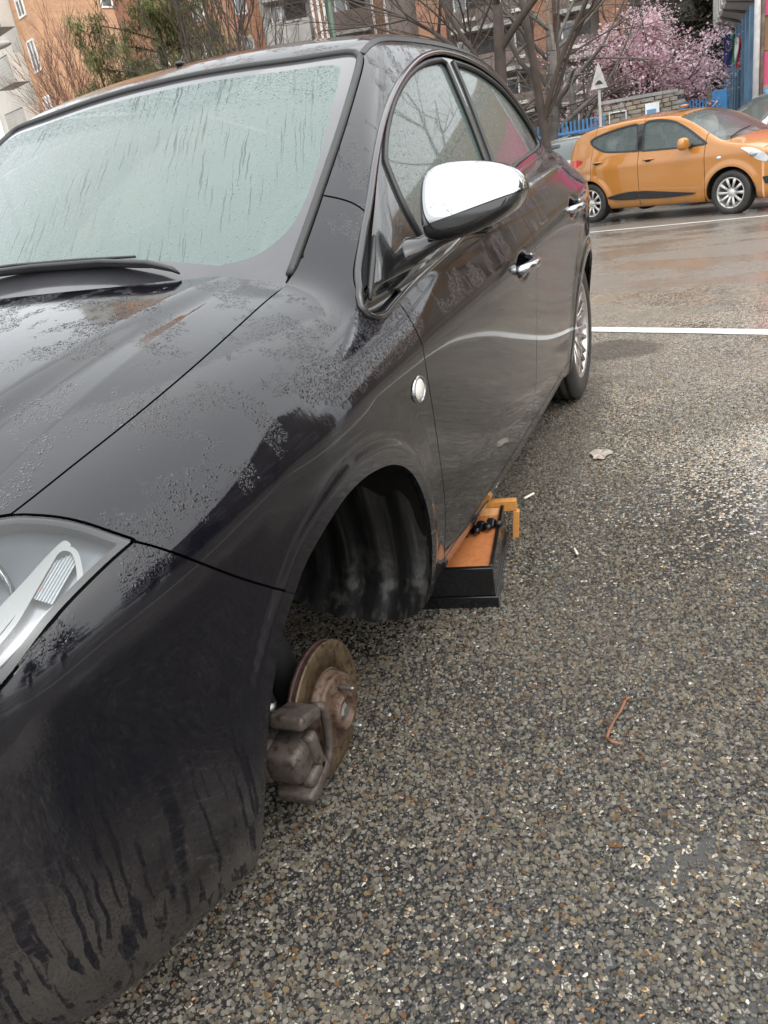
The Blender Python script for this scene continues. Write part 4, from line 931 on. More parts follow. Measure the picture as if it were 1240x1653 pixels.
tag(MB().tube([(-1.01, 1.06, .009), (-.975, 1.075, .009)], .004, 8).build('paper_scrap', MAT['paper']), 'small white paper roll on the asphalt right of the box', 'litter')
lf = MB(); lf.add([(-1.80 + .055 * r_ * math.cos(t), 1.03 + .038 * r_ * math.sin(t) * (1 + .3 * math.cos(3 * t)), .0085 + .003 * math.cos(5 * t) * r_) for r_ in (.0001, .6, 1) for t in np.linspace(0, 2 * math.pi, 18, endpoint=False)], [(i * 18 + k, i * 18 + (k + 1) % 18, (i + 1) * 18 + (k + 1) % 18, (i + 1) * 18 + k) for i in range(2) for k in range(18)]); tag(lf.build('flattened_leaf', MAT['leafdry']), 'pale leaf plastered flat on the wet asphalt beside the rear door', 'leaf')
blade = lambda pts, lab: tag(MB().tube(pts, [.0007, .0009, .0008, .0005], 5).build('dry_grass_stem', MAT['leafdry']), lab, 'grass stem')
blade([(-.02, 1.53, .010), (-.01, 1.57, .012), (.02, 1.61, .012), (.05, 1.66, .010)], 'pale dry straw lying near the right edge of the asphalt')
# ---------------------------------------------------------------- buildings, trees, fences behind
def brick_mat(name, c1, c2, mortar, u, sc=1.0):
    q = NT(name); p = q.pos(); ux = q.n('VectorMath', {'operation': 'DOT_PRODUCT'}, _0=p, _1=(u[0], u[1], 0)).outputs['Value']
    v = q.n('CombineXYZ', _0=ux, _1=q.n('SeparateXYZ', _0=p).outputs[2], _2=0.0).outputs[0]
    b = q.n('TexBrick', Vector=v, Color1=(*c1, 1), Color2=(*c2, 1), Mortar=(*mortar, 1), Scale=4.0 * sc); b.inputs['Mortar Size'].default_value = .012
    n_ = q.noise(p, .6, 5); c = q.mix(q.ramp(n_, .3, .7, 0, .35), b.outputs[0], tuple(v_ * .7 for v_ in c1)); c = q.mix(q.ramp(q.noise(q.scale(p, (1, 1, 6)), 1.2, 3), .4, .6, 0, .25), c, tuple(min(1, v_ * 1.25) for v_ in c2))
    q.bsdf(Base_Color=c, Roughness=.8, Normal=q.bump(b.outputs[1], .01)); return q.m
MAT['conc'] = simple('grey_concrete', (.30, .29, .27), .75, sc=1.5, var=.2); MAT['pale'] = simple('pale_render', (.52, .49, .44), .8, sc=1.0); MAT['white'] = simple('white_paint', (.74, .73, .71), .45)
MAT['wglass'] = simple('dark_window_pane', (.035, .045, .05), .08, coat=1); MAT['rail'] = simple('grey_railing', (.14, .14, .14), .5); MAT['blind'] = simple('cream_roller_blind', (.52, .50, .45), .6); MAT['dwall'] = simple('dark_brown_wall', (.13, .10, .085), .8, sc=.8, var=.25); MAT['shade_and_joint'] = simple('recess_shade_and_joint', (.05, .047, .045), .8)  # last one: balcony shade put into the colour, also used for dark joints

def v2(a): return np.array([a[0], a[1], 0.])
class Wall:
    """a vertical face: origin o, horizontal unit u, outward normal n; s along, z up, t out"""
    def __init__(s, o, u, n): s.o, s.u, s.n = v2(o), v2(u) / np.linalg.norm(u), v2(n) / np.linalg.norm(n); s.M = np.column_stack([s.u, s.n, [0, 0, 1]])
    def p(s, a, t, z): return s.o + s.u * a + s.n * t + np.array([0, 0, z])
    def box(s, m, a0, a1, t0, t1, z0, z1, bev=0): return m.box(s.p((a0 + a1) / 2, (t0 + t1) / 2, (z0 + z1) / 2), (a1 - a0, t1 - t0, z1 - z0), s.M, bev)
    def part(s, name, mat, root, *a, world=True): return s.box(MB(), *a).build(name, mat, root, world)
    def window(s, root, a0, a1, z0, z1, mull=1, blind=0.0, fr=.07):
        m = MB(); d = .05
        for q in ((a0, a0 + fr, z0, z1), (a1 - fr, a1, z0, z1), (a0 + fr, a1 - fr, z0, z0 + fr), (a0 + fr, a1 - fr, z1 - fr, z1)): s.box(m, q[0], q[1], -.02, d, q[2], q[3])
        for k in range(mull): c = a0 + (a1 - a0) * (k + 1) / (mull + 1); s.box(m, c - fr * .4, c + fr * .4, -.02, d * .9, z0 + fr, z1 - fr)
        w_ = m.build('window', MAT['white'], root, True)
        s.part('pane', MAT['wglass'], w_, a0 + fr * .5, a1 - fr * .5, -.03, .012, z0 + fr * .5, z1 - fr * .5)
        if blind: s.part('blind', MAT['blind'], w_, a0 + fr, a1 - fr, .013, .03, z1 - (z1 - z0) * blind, z1 - fr * .8)
        return w_
    def balcony(s, root, a0, a1, z, out_=1.1, solid=None, h=.95):
        b = s.part('balcony', MAT['conc'], root, a0, a1, .0, out_, z - .14, z)
        if solid is not None: s.part('parapet', solid, b, a0, a1, out_ - .08, out_, z, z + h)
        else:
            m = MB(); k = max(2, int((a1 - a0) / .13))
            for i in range(k + 1): m.tube([s.p(a0 + (a1 - a0) * i / k, out_ - .03, z), s.p(a0 + (a1 - a0) * i / k, out_ - .03, z + h)], .012, 4)
            m.tube([s.p(a0, out_ - .03, z + h), s.p(a1, out_ - .03, z + h)], .022, 4); o = m.build('railing', MAT['rail'], b); o['kind'] = 'stuff'
        return b

# A: brick block at far left, its corner towards us, with a set-back wing of balconies
A = empty('brick_building', (-31, -26, -.4), 0, 'orange brick apartment block at far left with balconies beside its corner', 'building')
ra, la = np.array([-.90, .436]), np.array([-.436, -.90]); K = np.array([-30.78, -25.76])
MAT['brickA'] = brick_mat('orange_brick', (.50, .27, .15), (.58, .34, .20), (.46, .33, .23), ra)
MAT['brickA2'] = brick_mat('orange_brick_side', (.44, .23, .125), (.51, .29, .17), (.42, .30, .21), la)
wr_ = Wall(K, ra, (.436, .90)); wl = Wall(K, la, (.90, -.436))
wr_.part('wall', MAT['brickA'], A, 0, 3.75, -2.1, 0, -.4, 24)
wl.part('side_wall', MAT['brickA2'], A, .003, 2.16, -3, -.002, -.4, 24)
for zc, bl in ((9.75, .5), (7.65, 0), (5.45, 1.0), (12.0, .3)): wl.window(A, .70, 1.50, zc - .62, zc + .62, 1, bl)
wl.part('recessed_wall', MAT['pale'], A, 2.163, 9, -3, -.6, -.4, 24)
for z in (4.9, 7.0, 9.15, 11.3):
    wl.balcony(A, 2.3, 4.6, z, .75); wl.window(A, 2.5, 3.3, z + .1, z + 1.5, 0) if False else None
    wl.part('balcony_door', MAT['wglass'], A, 2.7, 3.5, -.62, -.56, z + .02, z + 1.6); wl.part('door_frame', MAT['white'], A, 2.62, 2.69, -.62, -.52, z + .02, z + 1.65)
    wl.part('divider', MAT['pale'], A, 2.2, 2.28, -.59, .6, z - .14, z + 1.0)
wr_.window(A, 3.15, 3.72, 9.2, 10.9, 0)

# B: brick face with small white windows behind the bare stems
Bu = np.array([-2.34, 4.05]) / np.hypot(2.34, 4.05); Bw = Wall((-39.18, -24.49), Bu, (4.05, 2.34))
B = empty('brick_building', (-40, -22, -.4), 0, 'red brick apartment house with small white windows behind the many-stemmed bare tree', 'building')
MAT['brickB'] = brick_mat('red_brick', (.42, .20, .12), (.50, .26, .16), (.33, .22, .16), Bu)
Bw.part('wall', MAT['brickB'], B, -3.0, 4.65, -6, 0, -.4, 24)
for z0 in (5.2, 6.95, 8.75, 10.6):
    for a in (-1.2, 1.0, 3.15): Bw.window(B, a, a + .62, z0 + .2, z0 + 1.05, 1, 0, .09)
# C: balconied block
Cu = np.array([-2.81, 6.85]) / np.hypot(2.81, 6.85); Cw = Wall((-38.91, -18.95), Cu, (6.85, 2.81))
Cc = empty('balconied_building', (-40.5, -15, -.4), 0, 'grey and brick apartment block with stacked balconies behind the green lamp post', 'building')
MAT['brickC'] = brick_mat('faded_brick', (.33, .17, .11), (.40, .23, .15), (.34, .25, .2), Cu)
Cw.part('wall', MAT['conc'], Cc, -.4, 9.6, -6, 0, -.4, 24)
for a0, a1 in ((1.95, 2.75), (4.75, 6.15)):
    Cw.part('brick_bay', MAT['brickC'], Cc, a0, a1, .003, .35, -.4, 24)
    for a in (a0 + .12, (a0 + a1) / 2, a1 - .14): Cw.part('white_strip', MAT['white'], Cc, a - .06, a + .06, .353, .42, -.4, 24)
for z in (3.4, 5.2, 7.0, 8.8, 10.6):
    for a0, a1 in ((-.2, 1.85), (2.85, 4.65), (6.25, 7.6), (7.8, 9.4)):
        Cw.balcony(Cc, a0, a1, z, .9, MAT['dwall'] if a0 in (2.85, 6.25) else MAT['conc'], .8)
        Cw.window(Cc, a0 + .25, a0 + .85, z + .25, z + 1.55, 0); Cw.part('painted_recess_shade', MAT['shade_and_joint'], Cc, a0 + .95, a1 - .1, .002, .02, z + .05, z + 1.55)  # flat dark panel on the wall, shade behind the balcony painted in
Cw.part('stair_window', MAT['white'], Cc, .42, .68, .0, .06, 7.6, 8.45)
# D: brown block behind the big bare trees
Du = np.array([-.95, 4.3]) / np.hypot(.95, 4.3); Dw = Wall((-34.6, -11.5), Du, (4.3, .95))
D_ = empty('brown_building', (-36, -6, -.4), 0, 'dark brown apartment block half hidden by the tall bare trees', 'building')
MAT['brickD'] = brick_mat('brown_brick', (.26, .125, .075), (.33, .17, .10), (.26, .18, .14), Du)
Dw.part('wall', MAT['dwall'], D_, 0, 14.5, -6, 0, -.4, 24)
for a0 in (1.2, 5.7, 8.2): Dw.part('brick_bay', MAT['brickD'], D_, a0, a0 + (1.1 if a0 != 5.7 else .75), .003, .3, -.4, 24)
for z in (.6, 2.2, 3.8, 5.4, 7.0):
    for a0, a1 in ((2.5, 4.2), (4.3, 5.5), (6.6, 8.0), (9.5, 12.0)):
        Dw.balcony(D_, a0, a1, z, .8, MAT['dwall'], .6); Dw.window(D_, a0 + .15, a0 + .7, z + .1, z + 1.25, 0); Dw.part('ledge', MAT['pale'], D_, a0 + .5, a0 + 1.0, .81, .9, z + .2, z + .32)
        Dw.part('painted_recess_shade', MAT['shade_and_joint'], D_, a0 + .8, a1 - .1, .002, .02, z + .02, z + 1.3)  # nothing is set back here: a thin dark sheet carries the balcony shade

# ---- trees
def bark(name, c): return simple(name, c, .85, var=.3, sc=6)
MAT['bark'] = bark('dark_wet_bark', (.06, .044, .036)); MAT['barkred'] = bark('reddish_twigs', (.17, .085, .06)); MAT['barkgrey'] = bark('grey_bark', (.11, .097, .083))
def limb(m, rnd, p, d, r, ln, lv, spread, droop, twig, kids):
    p = np.array(p, float); d = np.array(d, float) / np.linalg.norm(d); n = 5 if lv > 1 else 4; pts, rs = [p.copy()], [r]
    for i in range(n):
        d = d + np.array([rnd.gauss(0, .10), rnd.gauss(0, .10), rnd.gauss(0, .06) + droop]); d /= np.linalg.norm(d); p = p + d * ln / n; pts.append(p.copy()); rs.append(r * (1 - .5 * (i + 1) / n))
    m.tube(pts, rs, 7 if r > .03 else (4 if r > .008 else 3), cap=False)
    if lv == 0: return
    for k in range(kids[lv] if isinstance(kids, dict) else kids):
        i = rnd.randint(2, n) if k else n; base = pts[i]; a = rnd.uniform(0, 6.28); _, e1, e2 = frame(d)
        nd = d * rnd.uniform(.5, 1.0) + (math.cos(a) * e1 + math.sin(a) * e2) * rnd.uniform(.35, 1) * spread
        limb(m, rnd, base, nd, max(rs[i] * rnd.uniform(.5, .75), twig), ln * rnd.uniform(.5, .8), lv - 1, spread, droop, twig, kids)
def bare_tree(name, base, stems, mat, label, group=None, seed=1, lv=4, spread=.8, droop=.02, twig=.006, kids=4):
    """stems: list of (direction, radius, length)"""
    rnd = random.Random(seed); e = empty(name, base, 0, label, 'tree', group); tr, br = MB(), MB()
    for d, r, ln in stems:
        d = np.array(d, float); d /= np.linalg.norm(d); p = np.array([0, 0, -.1]); pts, rs = [p], [r]
        for i in range(6): d = d + np.array([rnd.gauss(0, .035), rnd.gauss(0, .035), .02]); d /= np.linalg.norm(d); p = p + d * ln / 6; pts.append(p); rs.append(r * (1 - .45 * (i + 1) / 6))
        tr.tube(pts, rs, 9)
        for k in range(kids + 1):
            i = rnd.randint(2, 6) if k else 6; a = rnd.uniform(0, 6.28); _, e1, e2 = frame(d)
            limb(br, rnd, pts[i], d * rnd.uniform(.5, 1) + (math.cos(a) * e1 + math.sin(a) * e2) * spread * rnd.uniform(.5, 1.1), max(rs[i] * rnd.uniform(.45, .7), twig), ln * rnd.uniform(.45, .7), lv - 1, spread, droop, twig, kids)
    tr.build('trunk', mat, e); b = br.build('branches', mat, e); b['kind'] = 'stuff'; return e
GZ = -.38
bare_tree('bare_tree', (-12.05, -1.75, GZ), [((.02, -.04, 1), .13, 3.4)], MAT['bark'], 'nearest dark bare tree just beyond the black car roof', 'bare trees behind the parked cars', 3, 4, .75, .01, .005, 4)
bare_tree('bare_tree', (-12.6, -1.20, GZ), [((.0, .10, 1), .085, 3.6)], MAT['bark'], 'slim leaning bare tree next to the nearest dark trunk', 'bare trees behind the parked cars', 5, 4, .9, .0, .005, 4)
bare_tree('bare_tree', (-18.5, -2.30, GZ), [((0, -.03, 1), .16, 3.2)], MAT['barkgrey'], 'thick grey bare tree behind the left end of the blue fence', 'bare trees behind the parked cars', 8, 4, .9, -.01, .007, 4)
bare_tree('bare_tree', (-19.3, -1.75, GZ), [((0, -.08, 1), .12, 2.6)], MAT['barkgrey'], 'grey forked bare tree behind the warning sign', 'bare trees behind the parked cars', 13, 4, 1.0, -.02, .007, 4)
bare_tree('bare_tree', (-22.5, -3.2, GZ), [((0, .05, 1), .14, 4.0)], MAT['barkgrey'], 'far grey bare tree in front of the dark brown block', 'bare trees behind the parked cars', 21, 4, .8, 0, .008, 4)
bare_tree('bare_tree', (-17.2, -4.1, GZ), [((0, .0, 1), .10, 3.6)], MAT['bark'], 'thin bare tree between the green lamp post and the nearest trunk', 'bare trees behind the parked cars', 33, 4, .9, 0, .006, 4)
bare_tree('multi_stemmed_tree', (-14.2, -7.45, GZ), [((.05 * math.sin(k), -.42 + .1 * k, 2.2), .045, 4.2) for k in range(9)], MAT['bark'], 'many-stemmed bare tree fanning out between the pine and the lamp post', None, 4, 3, .35, .03, .006, 4)
bare_tree('twiggy_shrub', (-20.4, -16.3, 1.2), [((.1 * math.sin(2 * k), -.9 + .18 * k, 2.4), .022, 2.4) for k in range(11)], MAT['barkred'], 'reddish leafless shrub in front of the orange brick wall', None, 9, 3, .35, .03, .006, 4)

bare_tree('bare_tree', (-15.5, -2.9, GZ), [((0, .04, 1), .09, 3.0), ((.1, -.25, 1), .06, 2.8)], MAT['bark'], 'dark bare tree with two stems between the nearest trunk and the grey tree', 'bare trees behind the parked cars', 52, 5, .95, .0, .005, 3)
bare_tree('bare_tree', (-20.5, -5.0, GZ), [((0, .0, 1), .11, 4.2)], MAT['bark'], 'slender far bare tree in front of the balconied block', 'bare trees behind the parked cars', 57, 5, .85, .0, .006, 3)
bare_tree('bare_tree', (-24.5, -1.6, GZ), [((0, .0, 1), .13, 3.4)], MAT['bark'], 'far bare tree just left of the pink blossom', 'bare trees behind the parked cars', 61, 5, .9, .0, .007, 3)

def foliage(name, mat, parent, pts, size, rnd, asp=1.0, wd=.5):
    m = MB(); V, F = [], []
    for p in pts:
        a = rnd.uniform(0, 6.28); b = rnd.uniform(-1.2, 1.2); s_ = size * rnd.uniform(.6, 1.4)
        u_ = np.array([math.cos(a) * math.cos(b), math.sin(a) * math.cos(b), math.sin(b)]); _, e1, _2 = frame(u_); k = len(V)
        V += [p - u_ * s_ * asp, p + e1 * s_ * wd, p + u_ * s_ * asp, p - e1 * s_ * wd]; F.append((k, k + 1, k + 2, k + 3))
    o = link(name, mesh(name, V, F), mat, parent); o['kind'] = 'stuff'; return o
def leafmat(name, c1, c2, c3):
    q = NT(name); r_ = q.n('NewGeometry').outputs['Random Per Island']; nd = q.n('ValToRGB', _0=r_); r = nd.color_ramp; r.elements[0].color = (*c1, 1); r.elements[1].color = (*c3, 1); e = r.elements.new(.5); e.color = (*c2, 1)
    b = q.n('BsdfPrincipled', Base_Color=nd.outputs[0], Roughness=.5); tl = q.n('BsdfTranslucent', Color=nd.outputs[0]); ms = q.n('MixShader', _0=.4); q.t.links.new(b.outputs[0], ms.inputs[1]); q.t.links.new(tl.outputs[0], ms.inputs[2]); q.t.links.new(ms.outputs[0], q.out.inputs[0]); return q.m
def clumps(rnd, c, rad, n, per, cs, gap=.55):
    out_ = []
    for _ in range(n):
        while True:
            q = np.array([rnd.uniform(-1, 1) for _ in range(3)]); l = np.linalg.norm(q)
            if gap * rnd.random() < l < 1: break
        o = np.array(c) + q * rad
        for _ in range(per): out_.append(o + np.array([rnd.gauss(0, 1) for _ in range(3)]) * cs)
    return out_
# pink blossom tree
rnd = random.Random(2); PK = empty('blossom_tree', (-20.75, -.48, GZ), 0, 'pink flowering cherry plum tree above the stone wall', 'tree')
tr, br = MB(), MB(); tr.tube([(0, 0, 0), (.02, .02, .8), (0, .05, 1.5)], [.14, .12, .10], 9)
tips = []
for k in range(26):
    a = k * 2.4; e_ = rnd.uniform(.12, 1.45); d = np.array([math.cos(a) * math.cos(e_), math.sin(a) * math.cos(e_) * 1.2, math.sin(e_) * 1.5]); p0 = np.array([0, .04, 1.5]); p = p0 + d * rnd.uniform(.95, 1.45)
    br.tube([p0, p0 + d * .5 + (0, 0, .05), p], [.05, .032, .012], 6, cap=False); tips.append(p)
    for j in range(6):
        q0 = p0 + (p - p0) * rnd.uniform(.35, 1); q1 = q0 + np.array([rnd.gauss(0, .3), rnd.gauss(0, .35), rnd.gauss(.12, .25)]); br.tube([q0, (q0 + q1) / 2 + rnd.gauss(0, .03), q1], [.014, .010, .004], 4, cap=False); tips.append(q1)
tr.build('trunk', MAT['bark'], PK); b = br.build('branches', MAT['bark'], PK); b['kind'] = 'stuff'
pts = []
for t in tips:
    for _ in range(rnd.randint(2, 4)):
        c = t + np.array([rnd.gauss(0, .16), rnd.gauss(0, .18), rnd.gauss(0, .15)])
        pts += [c + np.array([rnd.gauss(0, .10) for _ in range(3)]) for _ in range(rnd.randint(24, 44))]
foliage('crown', leafmat('pink_blossom', (.64, .40, .47), (.86, .66, .72), (.93, .82, .85)), PK, pts, .052, rnd, .6)
# pine
PI = empty('pine_tree', (-19.7, -12.5, GZ), 0, 'yellow green pine beside the orange brick block', 'tree'); tr, br = MB(), MB(); rnd = random.Random(6); pts = []
tr.tube([(0, 0, 0), (0, 0, 3), (.1, .1, 8.5)], [.16, .13, .04], 8)
for k in range(70):
    z = rnd.uniform(3.2, 8.4); a = rnd.uniform(0, 6.28); L_ = (2.3 - .15 * (z - 3)) * rnd.uniform(.55, 1.1); p0 = np.array([0, 0, z]); p1 = p0 + np.array([math.cos(a) * L_, math.sin(a) * L_, rnd.uniform(.1, .7)]); br.tube([p0, (p0 + p1) / 2 + (0, 0, .05), p1], [.03, .02, .008], 5, cap=False)
    for j in range(9):
        c = p0 + (p1 - p0) * rnd.uniform(.35, 1.05) + np.array([rnd.gauss(0, .16) for _ in range(3)]); pts += [c + np.array([rnd.gauss(0, .10) for _ in range(3)]) for _ in range(64)]
tr.build('trunk', MAT['bark'], PI); b = br.build('branches', MAT['bark'], PI); b['kind'] = 'stuff'
MAT['needle'] = leafmat('pine_needles', (.10, .115, .045), (.18, .19, .075), (.28, .26, .12)); foliage('crown', MAT['needle'], PI, pts, .11, rnd, .9, .13)
PJ = empty('young_pine', (-18.6, -13.75, 1.6), 0, 'small young pine with bare gaps at the left of the larger pine', 'tree'); tr = MB(); tr.tube([(.05, -.1, 0), (.0, 0, 2.4), (-.05, -.12, 3.7)], [.05, .035, .012], 6); pts = []
for k in range(16):
    z = rnd.uniform(2.0, 3.7); a = rnd.uniform(0, 6.28); L_ = .5 * rnd.uniform(.4, 1); p0 = np.array([0, -.05, z]); p1 = p0 + np.array([math.cos(a) * L_, math.sin(a) * L_, .3]); tr.tube([p0, p1], [.012, .006], 4)
    pts += [p1 + np.array([rnd.gauss(0, .09) for _ in range(3)]) for _ in range(80)]
tr.build('trunk', MAT['bark'], PJ); foliage('crown', MAT['needle'], PJ, pts, .10, rnd, .9, .13)
# dark conifer behind the blossom
CF = empty('conifer', (-28.8, .35, GZ), 0, 'dark green conifer behind the top of the pink blossom', 'tree'); MB().tube([(0, 0, 0), (0, 0, 6)], [.2, .05], 8).build('trunk', MAT['bark'], CF)
pts = []
for k in range(130):
    z = rnd.uniform(.8, 6.2); a = rnd.uniform(0, 6.28); L_ = (1.5 - .2 * z) * rnd.uniform(.5, 1); c = np.array([math.cos(a) * L_, math.sin(a) * L_, z]); pts += [c + np.array([rnd.gauss(0, .15) for _ in range(3)]) for _ in range(30)]
MAT['dkleaf'] = leafmat('dark_conifer', (.025, .035, .018), (.045, .055, .028), (.075, .08, .04)); foliage('crown', MAT['dkleaf'], CF, pts, .11, rnd, .9)

# ---- street lamp posts, sign
MAT['lampgreen'] = simple('dark_green_paint', (.035, .075, .04), .35)
e = empty('street_lamp', (-15.34, -5.66, GZ), 0, 'dark green street lamp post rising behind the black car roof', 'street lamp')
MB().tube([(0, 0, 0), (0, 0, 1.2), (0, 0, 7)], [.085, .068, .05], 12).build('post', MAT['lampgreen'], e); MB().tube([(0, 0, 6.9), (.1, .3, 7.3), (.2, .9, 7.4)], .035, 8).build('arm', MAT['lampgreen'], e); MB().ell((.22, 1.15, 7.38), (.13, .32, .07)).build('lantern', MAT['conc'], e)
e = empty('hanging_lamp', (-13.3, -12.9, GZ), 0, 'grey street lamp head reaching in at the left edge by the balconies', 'street lamp')
MB().tube([(0, 0, 0), (0, 0, 4.2), (-.03, .12, 4.75), (-.12, .5, 4.86)], [.06, .05, .035, .03], 8).build('post', MAT['conc'], e); MB().ell((-.19, .78, 4.80), (.09, .36, .07)).build('lantern', MAT['conc'], e)
MAT['signgrey'] = simple('grey_sign_metal', (.45, .45, .44), .5, .3); MAT['black'] = simple('sign_black', (.02, .02, .02), .5)
e = empty('road_sign', (-15.67, -.79, GZ), 0, 'triangular hump warning sign on a grey post before the pink blossom', 'sign')
MB().tube([(0, 0, 0), (0, 0, 2.2)], .026, 10).build('post', MAT['conc'], e)
face = np.array([.985, .17, 0]); su = np.array([-.17, .985, 0])
MAT['signwhite'] = simple('weathered_sign_white', (.42, .42, .39), .6, var=.2, sc=12)
def tri(m, s_, z0, t0, t1): return m.prism([(-s_ / 2, z0), (s_ / 2, z0), (0, z0 + s_ * 1.45)], np.array([0, 0, 0]) + face * t0, su, (0, 0, 1), t1)
tri(MB(), .30, 2.13, .03, .012).build('sign_plate', MAT['signwhite'], e)
m = MB(); m.prism([(-.07, 2.20), (.07, 2.20), (.045, 2.235), (.02, 2.262), (-.02, 2.262), (-.045, 2.235)], face * .044, su, (0, 0, 1), .004); m.build('hump_symbol', MAT['black'], e)

# ---- blue picket fences, stone wall
MAT['blue'] = simple('blue_paint', (.055, .20, .42), .45, var=.2, sc=4); MAT['blue2'] = simple('bright_blue_paint', (.06, .27, .56), .45, var=.12, sc=2)
def pickets(label, a, b, z0, z1, n, wd, mat):
    a, b = v2(a), v2(b); L_ = np.linalg.norm(b - a); u_ = (b - a) / L_; e = empty('picket_fence', tuple((a + b) / 2 + (0, 0, z0)), math.atan2(u_[1], u_[0]), label, 'fence', 'blue fences along the school')
    me = None
    for k in range(n):
        if me is None: o = MB().box((0, 0, (z1 - z0) / 2), (wd, .02, z1 - z0), None, .006).build('picket', mat, e); me = o.data
        else: o = bpy.data.objects.new('picket', me); COL.objects.link(o); o.parent = e
        o.location = (-L_ / 2 + L_ * (k + .5) / n, 0, 0)
    for z in (.3, (z1 - z0) - .22): MB().box((0, -.025, z), (L_, .025, .05)).build('rail', mat, e)
    return e
pickets('weathered blue picket fence in front of the bare trees', (-18.25, -3.3), (-18.52, -1.06), GZ, 1.32, 26, .042, MAT['blue'])
pickets('short bright blue picket fence right of the stone wall', (-19.80, .47), (-19.83, .93), GZ, 1.33, 7, .034, MAT['blue2'])
e = empty('meter_cabinet', (-19.79, .36, GZ), 0, 'small blue metal cabinet between the stone wall and the short fence', 'cabinet'); MB().box((0, 0, .9), (.1, .20, 1.75), None, .01).build('body', MAT['blue2'], e); MB().box((.055, 0, .9), (.012, .15, 1.5), None, .004).build('door', MAT['blue2'], e)
e = empty('gate_post', (-19.83, .96, GZ), 0, 'brown square gate post beside the blue gate panel', 'post'); MB().box((0, 0, .95), (.07, .07, 1.9), None, .008).build('shaft', bark('brown_post', (.20, .15, .11)), e); MB().box((0, 0, 1.92), (.09, .09, .03), None, .006).build('cap', MAT['conc'], e)
e = empty('blue_gate', (-19.83, 1.16, GZ), 0, 'solid bright blue gate panel in front of the grey school wall', 'gate'); MB().box((0, 0, .92), (.04, .32, 1.82), None, .01).build('sheet', MAT['blue2'], e); MB().box((.03, 0, 1.45), (.02, .26, .04), None, .004).build('crossbar', MAT['blue2'], e); MB().box((.03, 0, .6), (.02, .26, .04), None, .004).build('crossbar', MAT['blue2'], e)
pickets('low blue railing at the foot of the blue school panels', (-17.9, 1.25), (-16.2, 1.66), GZ, .98, 16, .03, MAT['blue2'])
SW = empty('stone_wall', (-18.72, -.42, GZ), 0, 'grey stone wall with posters under the pink blossom', 'wall'); sw = Wall((-18.64, -1.17), (-.15, 1.49), (1.49, .15))
MAT['mortar'] = simple('wall_mortar', (.20, .18, .15), .9); sw.part('core', MAT['mortar'], SW, -.05, 1.55, -.35, 0, GZ, 1.46)
STM = [simple('wall_stone_%s' % n_, c, .8, var=.2, sc=9, bump=.004, bsc=30) for n_, c in (('buff', (.30, .25, .185)), ('grey', (.25, .23, .20)), ('brown', (.24, .185, .135)))]
rnd = random.Random(4); smesh = {}
for r_ in range(12):
    z = .45 + .086 * r_; a = -.05 - .06 * (r_ % 2)
    while a < 1.5:
        wdt = rnd.choice((.16, .22, .28)); key = (wdt, rnd.randint(0, 2))
        if key not in smesh:
            o = MB().box((0, 0, 0), (wdt - .016, .05, .074), None, .010).build('stone', STM[key[1]], SW); smesh[key] = o.data
        else: o = bpy.data.objects.new('stone', smesh[key]); COL.objects.link(o); o.parent = SW
        pw = sw.p(a + wdt / 2, .012 + rnd.uniform(-.008, .012), z + .04 + .05 * a) - np.array([-18.72, -.42, GZ]); o.location = pw; o.rotation_euler = (0, rnd.gauss(0, .02), math.atan2(sw.u[1], sw.u[0])); a += wdt
sw.part('coping', MAT['conc'], SW, -.06, 1.56, -.36, .05, 1.535, 1.60)
MAT['posterblue'] = simple('poster_blue', (.12, .30, .50), .4); MAT['posterwhite'] = simple('poster_white', (.72, .75, .78), .4)
e = empty('notice_board', tuple(sw.p(1.05, .07, 1.3)), 0, 'white notice with a blue picture fixed to the stone wall', 'notice'); sw.part('board', MAT['posterwhite'], e, .90, 1.18, .06, .08, 1.18, 1.41); sw.part('picture', MAT['posterblue'], e, .93, 1.12, .081, .084, 1.20, 1.29)
e = empty('empty_frame', tuple(sw.p(.35, .07, 1.3)), 0, 'empty white metal frame on the stone wall left of the notice', 'frame')
for q in ((.16, .18, 1.08, 1.36), (.50, .52, 1.08, 1.36), (.18, .50, 1.34, 1.36), (.18, .50, 1.08, 1.10)): sw.part('bar', MAT['white'], e, q[0], q[1], .06, .085, q[2], q[3])

# ---- school: grey end wall, overhanging upper floor, blue panels, flags, pink and ochre wall
S_ = empty('school_building', (-25, 3, GZ), 0, 'school with blue panelled front under a grey overhanging upper floor', 'building')
MAT['schoolgrey'] = simple('school_grey_render', (.33, .32, .30), .75, sc=1); MAT['soffit'] = simple('soffit_grey', (.36, .36, .34), .7, sc=1.5); MAT['bluepanel'] = simple('blue_cladding', (.115, .235, .35), .45, var=.25, sc=2); MAT['bluedark'] = simple('dark_blue_reveal', (.03, .07, .12), .5)
fu = np.array([13.1, .70]) / np.hypot(13.1, .70); fw_ = Wall((-30.8, 1.18), fu, (fu[1], -fu[0])); L_ = 13.0
fw_.part('front_wall', MAT['bluedark'], S_, 0, L_, -6, 0, GZ, 2.79)
Wall((-30.82, .70), (0, 1), (1, 0)).part('end_wall', MAT['schoolgrey'], S_, 0, .49, -.4, 0, GZ, 3.05)
for k in range(22): a = .25 + k * (L_ - .3) / 22; fw_.part('blue_panel', MAT['bluepanel'], S_, a, a + .33, .003, .09 + .05 * (k % 2), GZ, 2.78)
m = MB(); vo = [(-30.8, .78), (-19.8, 1.29), (-17.7, 1.86), (-30.8, 1.18)]
